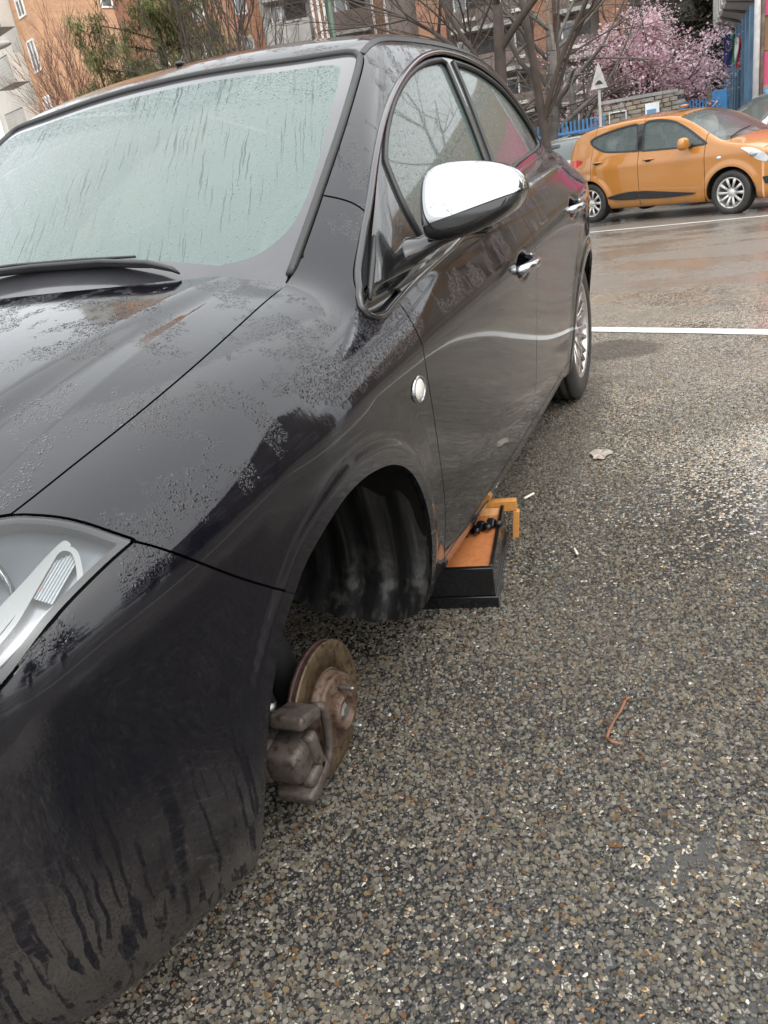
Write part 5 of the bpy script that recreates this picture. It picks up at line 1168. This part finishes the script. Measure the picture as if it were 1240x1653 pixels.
m.add([(*vo[0], 3.14), (*vo[1], 3.10), (*vo[2], 2.80), (*vo[3], 2.80)] + [(x, y, z + 5) for (x, y), z in zip(vo, (3.14, 3.10, 2.8, 2.8))], [(0, 1, 2, 3), (4, 7, 6, 5), (0, 4, 5, 1), (1, 5, 6, 2), (2, 6, 7, 3), (3, 7, 4, 0)]); m.build('upper_floor', MAT['soffit'], S_, True)
for k in range(7):
    f_ = k / 6; p0 = np.array([*vo[0], 3.13]) * (1 - f_) + np.array([*vo[1], 3.09]) * f_; p1 = np.array([*vo[3], 2.79]) * (1 - f_) + np.array([*vo[2], 2.79]) * f_; MB().tube([p0, p1], .035, 4).build('soffit_joint', MAT['shade_and_joint'], S_, True)
for k in range(16):
    f_ = (k + .5) / 16; p = np.array(vo[0]) * (1 - f_) + np.array(vo[1]) * f_; MB().box((p[0], p[1] - .03, 5.65), (.12, .05, 4.95)).build('fascia_strip', MAT['white'] if k % 2 else MAT['conc'], S_, True)
MB().box((-30.3, .66, 4), (.1, .06, 8)).build('downpipe', MAT['white'], S_, True)
e = empty('pole', (-17.45, 1.83, GZ), 0, 'tall white pole between the blue panels and the pink wall', 'pole'); MB().tube([(0, 0, 0), (0, 0, 8)], .055, 12).build('shaft', MAT['white'], e); MB().tube([(-.03, .09, 0), (-.03, .09, 8)], .04, 8).build('downpipe', bark('brown_pipe', (.22, .17, .14)), e)
MAT['pink'] = simple('pink_paint', (.60, .09, .18), .5, var=.1, sc=1); MAT['ochre'] = simple('ochre_paint', (.26, .155, .07), .6, sc=1.2)
MAT['dulled'] = simple('weathered_render', (.23, .20, .16), .7, sc=1.2, var=.25)
PW = empty('painted_wall', (-17.5, 2, GZ), 0, 'pink wall with an ochre band at the right edge', 'wall'); pw_ = Wall((-17.56, 1.895), (-.02, 1), (1, .02))
for k in range(6):
    a0, a1 = .0 + 1.9 * k, 1.88 + 1.9 * k
    pk = MAT['pink'] if k < 1 else MAT['dulled']; pw_.part('painted_panel', pk, PW, a0, a1, -.3, 0, GZ, 1.93); pw_.part('ochre_panel', MAT['ochre'], PW, a0, a1, -.3, -.02, 1.94, 2.50); pw_.part('painted_panel', pk, PW, a0, a1, -.3, 0, 2.51, 3.8); pw_.part('ochre_panel', MAT['ochre'], PW, a0, a1, -.3, -.02, 3.81, 5.0)
e = empty('meter_box', (-18.5, 2.0, 1.2), 0, 'grey box with a blue dial on the pink wall at the right edge', 'box'); pw_.part('case', MAT['conc'], e, .045, .20, .0, .05, 1.07, 1.36); MB().lathe([(0, .012), (.05, .012), (.055, 0)], (-17.50, 2.02, 1.22), (1, .02, 0), 20).build('dial', MAT['blue2'], e, True)
def flag(name, label, p, cols, yaw):
    e = empty(name, p, yaw, label, 'flag', 'flags at the school door'); MB().tube([(0, 0, -.05), (.05, -.25, .38), (.06, -.30, .47)], .012, 8).build('staff', MAT['white'], e); out_ = []
    n = len(cols)
    for i, c in enumerate(cols):
        V = []
        for r_ in range(9):
            for j in range(5):
                t = (i + j / 4) / n; V.append((.03 * math.sin(9 * t + r_ * .6) + .05, -.27 + .24 * t * (1 - .45 * r_ / 8) + .02 * r_ / 8, .42 - .56 * r_ / 8 - .14 * t + .015 * math.sin(7 * t)))
        F = [(r_ * 5 + j, r_ * 5 + j + 1, (r_ + 1) * 5 + j + 1, (r_ + 1) * 5 + j) for r_ in range(8) for j in range(4)]
        link('cloth', mesh('cloth', V, F, True), c, e)
    return e
MAT['fgreen'] = simple('flag_green', (.02, .16, .06), .7); MAT['fwhite'] = simple('flag_white', (.72, .72, .70), .7); MAT['fred'] = simple('flag_red', (.50, .03, .03), .7); MAT['fblue'] = simple('flag_blue', (.03, .035, .17), .7); MAT['fgold'] = simple('flag_gold', (.7, .5, .05), .6)
flag('tricolour_flag', 'green white and red flag hanging on a slanting staff', (-20.75, 1.62, 2.10), [MAT['fgreen'], MAT['fwhite'], MAT['fred']], .35)
fb = flag('blue_flag', 'dark blue flag with a ring of gold stars left of the tricolour', (-20.9, 1.48, 2.12), [MAT['fblue']], .15)
for k in range(12):
    a = k * math.pi / 6; MB().box((.085, -.17 + .06 * math.cos(a), .18 + .09 * math.sin(a)), (.004, .016, .016)).build('star', MAT['fgold'], fb)

# ---- across the road behind the camera: what the wet panels mirror
for (x, y, s_), LB in zip(((-7.5, 9.5, 41), (-11.2, 4.1, 43), (-3.5, 13.0, 47)), ('bare roadside tree across the lane, second from the orange car', 'bare roadside tree across the lane, closest to the orange car', 'bare roadside tree across the lane, farthest from the orange car')):
    bare_tree('roadside_tree', (x, y, -.2), [((.05, .02, 1), .14, 4.2)], MAT['bark'], LB, 'bare roadside trees mirrored in the car', s_, 4, .8, .02, .008, 4)
OW = empty('ochre_building', (-16, 14, 0), 0, 'dark ochre rendered building mirrored in the door window', 'building'); ow = Wall((-15.8, 13.5), (.55, .84), (.84, -.55)); MAT['ochre2'] = simple('yellow_ochre_render', (.15, .12, .065), .8, sc=.6)
ow.part('wall', MAT['ochre2'], OW, 0, 20, -6, 0, -.4, 13.5)
for k in range(5): ow.window(OW, 1 + 2.6 * k, 2.2 + 2.6 * k, 3.6, 5.2); ow.window(OW, 1 + 2.6 * k, 2.2 + 2.6 * k, .8, 2.4)
ow.part('roof', MAT['dwall'], OW, -.3, 20.3, -6.3, .4, 13.5, 13.9)
for k in range(7): ow.window(OW, 1 + 2.6 * k, 2.2 + 2.6 * k, 6.8, 8.4); ow.window(OW, 1 + 2.6 * k, 2.2 + 2.6 * k, 10, 11.6)

# dark trees on the bank across the lane
ET = None
for (x, y, sc_), lb in zip(((-6.5, 19, 1.35), (-1.5, 17.5, 1.2), (3.5, 18.5, 1.45), (9, 17, 1.3), (13.5, 12, 1.2), (15.5, 5, 1.3)), ('leftmost', 'second', 'third', 'fourth', 'fifth', 'last')):
    if ET is None: e = copy_tree(CF)
    else: e = copy_tree(ET)
    ET = e; e.location = (x, y, -.2); e.scale = (1.5 * sc_, 1.5 * sc_, sc_); e.rotation_euler = (0, 0, x); e.name = 'evergreen_tree'
    e['label'] = 'dark evergreen across the lane, ' + lb + ' of the bank as mirrored in the wing'; e['group'] = 'evergreens mirrored in the black wing'
def car_shape(T, P, tumble=.40, belt=.98, r=.09, sill=.19, wr=.36, axles=(0, -2.385), zc=.28):
    Tt, Pp = Spline(T), Spline(P)
    prof = Spline([(sill - .08, -.22), (sill - .02, -.10), (sill + .03, -.05), (sill + .12, -.022), (.50, .0), (.72, .012), (.82, .012), (.88, -.002), (.95, -.02), (1.05, -.05), (1.2, -.09)])
    def sy(x, z):
        y = Pp(x) + np.where(z < belt, prof(np.minimum(z, belt)), prof(np.array([belt]))[0] - tumble * (z - belt) - .10 * np.maximum(z - belt, 0) ** 2)
        for ax in axles: y = y + .018 * (1 - sstep(wr + .015, wr + .10, np.hypot(x - ax, z - zc))) * sstep(sill - .02, sill + .1, z)
        return y
    def F(x, y, z):
        a = np.abs(y); g = np.abs(Tt(x + .01) - Tt(x - .01)) / .02
        ft = (z - (Tt(x) - .06 * (a / .65) ** 2)) / np.sqrt(1 + g * g)
        return smax(smax((a - sy(x, z)) * .93, ft, r), sill - z, .03)
    return F, sy
ORANGE_T = [(.86, .20), (.835, .45), (.79, .62), (.71, .745), (.52, .87), (.24, .965), (-.05, 1.02), (-.2, 1.065), (-.55, 1.26), (-.9, 1.405), (-1.2, 1.442), (-1.6, 1.458), (-2.0, 1.45), (-2.35, 1.42), (-2.64, 1.372), (-2.78, 1.30), (-2.88, 1.13), (-2.94, .90), (-2.97, .65), (-2.99, .3)]
ORANGE_P = [(.87, .36), (.80, .54), (.66, .69), (.42, .775), (.0, .80), (-.6, .815), (-1.2, .82), (-2.0, .815), (-2.4, .795), (-2.7, .725), (-2.9, .62), (-3.0, .45)]
# ---------------------------------------------------------------- parked cars
def car_paint(name, col):
    q = NT(name); p = q.obj(); b = q.ramp(q.vor(p, 60.0), .4, .1); g = q.ramp(q.noise(p, 6.0, 3), .5, .6); z = q.n('SeparateXYZ', _0=p).outputs[2]
    dirt = q.math('MULTIPLY', q.ramp(z, .5, .2), q.ramp(q.noise(p, 5.0, 4), .35, .7)); c = q.mix(q.math('MULTIPLY', dirt, .45), col, (.15, .13, .11))
    q.bsdf(Base_Color=c, Roughness=.24, Coat_Weight=1.0, Coat_Roughness=.04, Normal=q.bump(q.math('MULTIPLY', b, g), .001)); return q.m
MAT['carglass'] = glass_mat('parked_car_glass', (.10, .13, .125), .62, .2, .0)
def parked(name, label, base, rz, T, P, col, polys, doors, group='cars parked across the lane', zs=1.0, st=.024, tail=False, pillar=False, wheel_r=.295, hub=None, **kw):
    root = empty(name, base, rz, label, 'car', group); F, sy = car_shape(T, P, **kw); pm = car_paint(name + '_paint', col)
    x0, x1 = min(t[0] for t in T), max(t[0] for t in T)
    xs_ = np.arange(x0 + .45, x1 - .42, st); O, D = [], []
    for a in np.linspace(-math.pi / 2, 0, 26, endpoint=False): O.append((xs_[0], .2)); D.append((math.sin(a), math.cos(a)))
    for x in xs_: O.append((x, .2)); D.append((0, 1))
    for a in np.linspace(0, math.pi / 2, 26): O.append((xs_[-1], .2)); D.append((math.sin(a), math.cos(a)))
    O = [(xs_[0], y) for y in (0, .05, .1, .15, .19)] + O + [(xs_[-1], y) for y in (.19, .15, .1, .05, 0)]; D = [(-1, 0)] * 5 + D + [(1, 0)] * 5
    O, D = np.array(O), np.array(D); Tt = np.radians(np.linspace(-80, 115, 130)); n, m = len(O), len(Tt)
    o3 = np.repeat(np.column_stack([O, np.full(n, .62)]), m, 0); d3 = np.column_stack([np.repeat(D, m, 0) * np.tile(np.cos(Tt), n)[:, None], np.tile(np.sin(Tt), n)])
    V = cast(F, o3, d3, .01, 2.2, 24); N = grad(F, V); Q = grid_faces(n, m)
    S0 = cut(skin_sub(V, N, Q, np.ones(len(V), bool)), lambda p: -p[:, 1])
    ax = kw.get('axles', (0, -2.385)); wr0 = kw.get('wr', .36); zc = kw.get('zc', .28)
    for a in ax: S0 = cut(S0, lambda p, a=a: np.where(p[:, 2] < .9, wr0 - np.hypot(p[:, 0] - a, p[:, 2] - zc), -1))
    for po in polys: S0 = cut(S0, lambda p, po=po: np.where(p[:, 2] > kw.get('belt', .98) - .25, .012 - sdpoly(xz(p), po), -1))
    ws, rw = kw.pop('wsx', None), None
    edges = [x1 + 1] + doors + [x0 - 1]; names = ['front_wing'] + ['front_door', 'rear_door'][:len(doors) - 1] + ['rear_quarter'] if len(doors) > 1 else ['front_body', 'rear_body']
    wsx0, wsx1 = WSX; g = .004
    g = .005
    isws = lambda p: np.maximum(np.maximum(p[:, 0] - wsx1 - .10 * (1 - (p[:, 1] / .7) ** 2), wsx0 - .12 * (1 - (p[:, 1] / .7) ** 2) * -1 * 0 - p[:, 0]), p[:, 1] - (.60 + .15 * (p[:, 0] - wsx0)))
    wsp = lambda p: np.where(p[:, 2] > .9, isws(p), 1)
    pil = np.array([(polys[0][:, 0].min() - .02 - .09, .97), (polys[0][:, 0].min() + .07, .97), (polys[0][:, 0].min() + .04, 1.34), (polys[0][:, 0].min() - .17, 1.335)]) if pillar else None
    if pillar:
        pl = cut(S0, lambda p: np.where(p[:, 2] > .9, sdpoly(xz(p), pil), 1))
        for fl in (False, True): skin_obj('centre_pillar', pl, MAT['trim'], root, depth=.01, off=.0015, world=False, flip=fl)
    B0 = cut(S0, lambda p: .012 - wsp(p))
    for i, nm in enumerate(names):
        S1 = cut(cut(B0, lambda p, i=i: p[:, 0] - edges[i] + g), lambda p, i=i: edges[i + 1] + g - p[:, 0])
        for fl in (False, True): skin_obj(nm, S1, pm, root, depth=.03, world=False, flip=fl)
    inn_ = cut(skin_sub(V, N, Q, np.ones(len(V), bool)), lambda p: -p[:, 1])
    for a in ax: inn_ = cut(inn_, lambda p, a=a: wr0 + .01 - np.hypot(p[:, 0] - a, p[:, 2] - zc))
    inn_ = cut(inn_, lambda p: p[:, 2] - kw.get('belt', .98) + .06)
    skin_obj('inner_body', inn_, MAT['shade'], root, depth=0, off=-.035, world=False, mirror=True)
    gw = cut(cut(skin_sub(V, N, Q, np.ones(len(V), bool)), lambda p: -p[:, 1]), lambda p: wsp(p) - .004); skin_obj('windscreen', gw, MAT['carglass'], root, depth=.02, off=-.006, world=False, mirror=True)
    for po in polys:
        gs = cut(skin_sub(V, N, Q, V[:, 1] > 0), lambda p, po=po: np.where(p[:, 2] > .7, sdpoly(xz(p), po) + .006, 1))
        fr = cut(cut(skin_sub(V, N, Q, V[:, 1] > 0), lambda p, po=po: np.where(p[:, 2] > .7, sdpoly(xz(p), po) - .014, 1)), lambda p, po=po: -.012 - sdpoly(xz(p), po))
        for fl in (False, True): skin_obj('side_window', gs, MAT['carglass'], root, depth=0, off=-.008, world=False, flip=fl); skin_obj('window_surround', fr, MAT['plastic'], root, depth=.02, off=.001, world=False, flip=fl)
    if tail:
        rw = cut(cut(skin_sub(V, N, Q, V[:, 0] < x0 + .75), lambda p: -p[:, 1]), lambda p: np.maximum(np.maximum(1.02 - p[:, 2], p[:, 2] - 1.36), np.maximum(p[:, 1] - .54 + .25 * (p[:, 2] - 1.0), p[:, 0] - x0 - .70)))
        skin_obj('rear_window', rw, MAT['carglass'], root, depth=.01, off=.006, world=False); skin_obj('rear_window', rw, MAT['carglass'], root, depth=.01, off=.006, world=False, flip=True)
        for sg in (1, -1): MB().box((x0 + .20, sg * .60, .86), (.16, .12, .20), None, .04).build('tail_light', MAT['redlamp'], root)
    for a in ax:
        for sg in (1, -1):
            yw = .70; wheel(root, (a, sg * yw, wheel_r + 0.0), (0, sg, 0), wheel_r, .19, wheel_r - .095, 10, False, hub or MAT['wheelcover'], False, sw=.026, seg=36)
            lm = MB(); t = np.linspace(-.2, math.pi + .2, 20); lm.add([(a + wr0 * 1.03 * math.cos(q), sg * y, zc + wr0 * 1.03 * math.sin(q)) for y in (.80, .45) for q in t], [(i, i + 1, 21 + i, 20 + i) for i in range(19)] + [tuple(range(20, 40))], True); lm.build('wheel_arch_liner', MAT['shade'], root)
    MB().box(((x0 + x1) / 2, 0, .30), (x1 - x0 - .7, 1.25, .12)).build('floor', MAT['shade'], root)
    for sx, y in ((-1.15, .35), (-1.15, -.35), (-2.05, .32), (-2.05, -.32)):
        s1 = MB().box((sx, y, .88), (.14, .46, .56), np.array([[.97, 0, .22], [0, 1, 0], [-.22, 0, .97]]), .06).build('seat', MAT['seat'], root); MB().box((sx - .10, y, 1.22), (.09, .25, .17), None, .04).build('headrest', MAT['seat'], s1)
    return root, F, sy
MAT['redlamp'] = simple('red_tail_lens', (.50, .012, .015), .12, coat=1)
MAT['wheelcover'] = simple('silver_wheel_cover', (.55, .54, .52), .35, .4)
WSX = (-.86, -.13)
WF = np.vstack([curve([(-1.40, .975), (-1.41, 1.10), (-1.45, 1.30), (-1.44, 1.34)], 3), curve([(-1.40, 1.355), (-1.19, 1.35), (-.94, 1.295), (-.70, 1.18), (-.46, 1.03), (-.36, .965)], 4), [(-.40, .955), (-.80, .955), (-1.2, .968)]])
WR = np.vstack([curve([(-1.49, .985), (-1.52, 1.15), (-1.575, 1.335)], 3), curve([(-1.62, 1.345), (-1.87, 1.325), (-2.14, 1.285), (-2.36, 1.235), (-2.42, 1.20)], 4), curve([(-2.38, 1.16), (-2.25, 1.09), (-2.06, 1.025), (-1.8, 1.0)], 4)])
OB = (-12.371, 1.833, -.265); OA = R(59.72)
OC, OF, OSY = parked('orange_hatchback', 'orange five-door hatchback parked side-on with black lower door strips', OB, OA, ORANGE_T, ORANGE_P, (.42, .17, .028), [WF, WR], [-.375, -1.455, -2.33], pillar=True, r=.055)
def ops(x, z, o=0.0): return np.array([x, -(float(OSY(np.array([x]), np.array([z]))[0]) + o), z])
# black lower strips, one per door
def strip(name, pts):
    pts = curve(pts, 4, True); m = MB(); V = [ops(x, z, .002) for x, z in pts] + [ops(x, z, .016) for x, z in pts]; n = len(pts); m.add(V, [tuple(range(n, 2 * n)), tuple(range(n - 1, -1, -1))] + [(i, (i + 1) % n, n + (i + 1) % n, n + i) for i in range(n)]); m.build(name, MAT['plastic'], OC)
strip('door_strip', [(-1.475, .425), (-1.475, .37), (-1.475, .312), (-1.75, .315), (-1.95, .335), (-2.02, .365), (-1.95, .39), (-1.75, .42)])
strip('door_strip', [(-.52, .335), (-.60, .315), (-.92, .302), (-1.42, .312), (-1.435, .37), (-1.42, .425), (-.92, .378), (-.60, .345)])
for x, z in ((-1.27, .85), (-2.20, .885)):
    h = MB().tube([ops(x - .09, z, .004), ops(x - .05, z + .004, .026), ops(x + .05, z + .006, .028), ops(x + .09, z + .002, .004)], [.012, .016, .016, .012], 10, flat=.7).build('door_handle', bpy.data.materials['orange_hatchback_paint'], OC)
    MB().ell(ops(x, z - .012, .001), (.055, .004, .03)).build('handle_cup', MAT['shade'], h)
pmO = bpy.data.materials['orange_hatchback_paint']
mm = MB().ell((-.62, -.94, 1.0), (.065, .105, .085), None, 20, 12, .8).build('door_mirror', pmO, OC); MB().box((-.655, -.93, 1.0), (.03, .17, .12), None, .01).build('mirror_glass', MAT['wglass'], mm); MB().tube([(-.58, -.78, .95), (-.60, -.88, .965)], .028, 8).build('mirror_arm', MAT['plastic'], mm)
# lamps
def lampskin(name, poly, mat, box, flip, off=.003, depth=.02):
    F_ = OF; xs1 = np.arange(box[0], box[1], .012); zs1 = np.arange(box[2], box[3], .012); X, Z = np.meshgrid(xs1, zs1, indexing='ij'); n = X.size
    O = np.column_stack([X.ravel(), np.zeros(n), Z.ravel()]); Vv = cast(F_, O, np.tile([0, 1., 0], (n, 1)), 0, 1.2); Sx = Skin(Vv, grad(F_, Vv), [tuple(f) for f in grid_faces(*X.shape).tolist()])
    Sx = cut(Sx, lambda p: sdpoly(xz(p), poly)); return skin_obj(name, Sx, mat, OC, depth=depth, off=off, world=False, flip=flip)
HLP = curve([(.15, .855), (.28, .845), (.40, .80), (.50, .73), (.50, .66), (.44, .665), (.36, .70), (.24, .80)], 4, True); TLP = curve([(-2.52, .915), (-2.62, .955), (-2.74, .95), (-2.84, .90), (-2.86, .80), (-2.74, .775), (-2.66, .85)], 4, True)
MAT['lampclear'] = simple('pale_lamp_lens', (.62, .65, .67), .1, .3, coat=1)
for fl in (True, False):
    h = lampskin('headlight', HLP, MAT['lampclear'], (.1, .56, .62, .9), fl); lampskin('tail_light', TLP, MAT['redlamp'], (-2.9, -2.48, .75, .98), fl)
    lampskin('fog_lamp_surround', np.array([(.44, .47), (.56, .47), (.58, .36), (.47, .38)]), MAT['plastic'], (.4, .6, .33, .5), fl)
hp = ops(.33, .765, .006); MB().ell(hp, (.05, .012, .035)).build('lamp_reflector', MAT['silver'], OC)
MB().ell(ops(-.16, .765, .002), (.035, .008, .018)).build('side_repeater', MAT['lampclear'], OC)
MB().tube([(-2.30, 0, 1.515), (-2.45, 0, 1.72)], [.006, .003], 6).build('aerial', MAT['plastic'], OC); MB().ell((-1.02, -.30, 1.485), (.06, .05, .02)).build('leaf_litter', MAT['orange_leaf'] if 'orange_leaf' in MAT else pmO, OC)
MB().tube([(-.10, -.62, 1.0), (-.16, -.30, 1.055), (-.22, .10, 1.09)], [.012, .010, .006], 6).build('wiper', MAT['plastic'], OC)
MB().box((-.35, 0, .93), (.45, 1.3, .10), None, .03).build('dashboard', MAT['cabin'], OC)
for p, s1, mt in (((-1.0, .33, 1.16), (.12, .13, .17), MAT['fwhite']), ((-2.2, -.36, 1.12), (.15, .16, .14), MAT['posterwhite'])): MB().ell(p, s1).build('parcel', mt, OC)
# small white car beyond its tail, and a tall silver one at the right edge
k_ = .78; WT = [(a_ * k_, z_ * .985) for a_, z_ in ORANGE_T]; WP_ = [(a_ * k_, p_) for a_, p_ in ORANGE_P]; sc2 = np.array([k_, .985])
WSX = (-.86 * k_, -.13 * k_)
parked('white_hatchback', 'small white hatchback seen from behind, mostly hidden by the orange car', (-17.2, -.92, -.36), R(172), WT, WP_, (.50, .51, .51), [WF * sc2, WR * sc2], [-.375 * k_, -1.455 * k_, -2.33 * k_], st=.03, axles=(0, -2.385 * k_), tail=True)
WSX = (-.86, -.13); ST = [(a_, z_ * 1.12) for a_, z_ in ORANGE_T]
parked('silver_people_carrier', 'silver people carrier at the right edge, its bonnet behind the orange car', (-15.30, 1.28, -.36), R(-60), ST, ORANGE_P, (.50, .50, .51), [WF * (1, 1.12), WR * (1, 1.12)], [-.375, -1.455, -2.33], st=.03, belt=1.07)
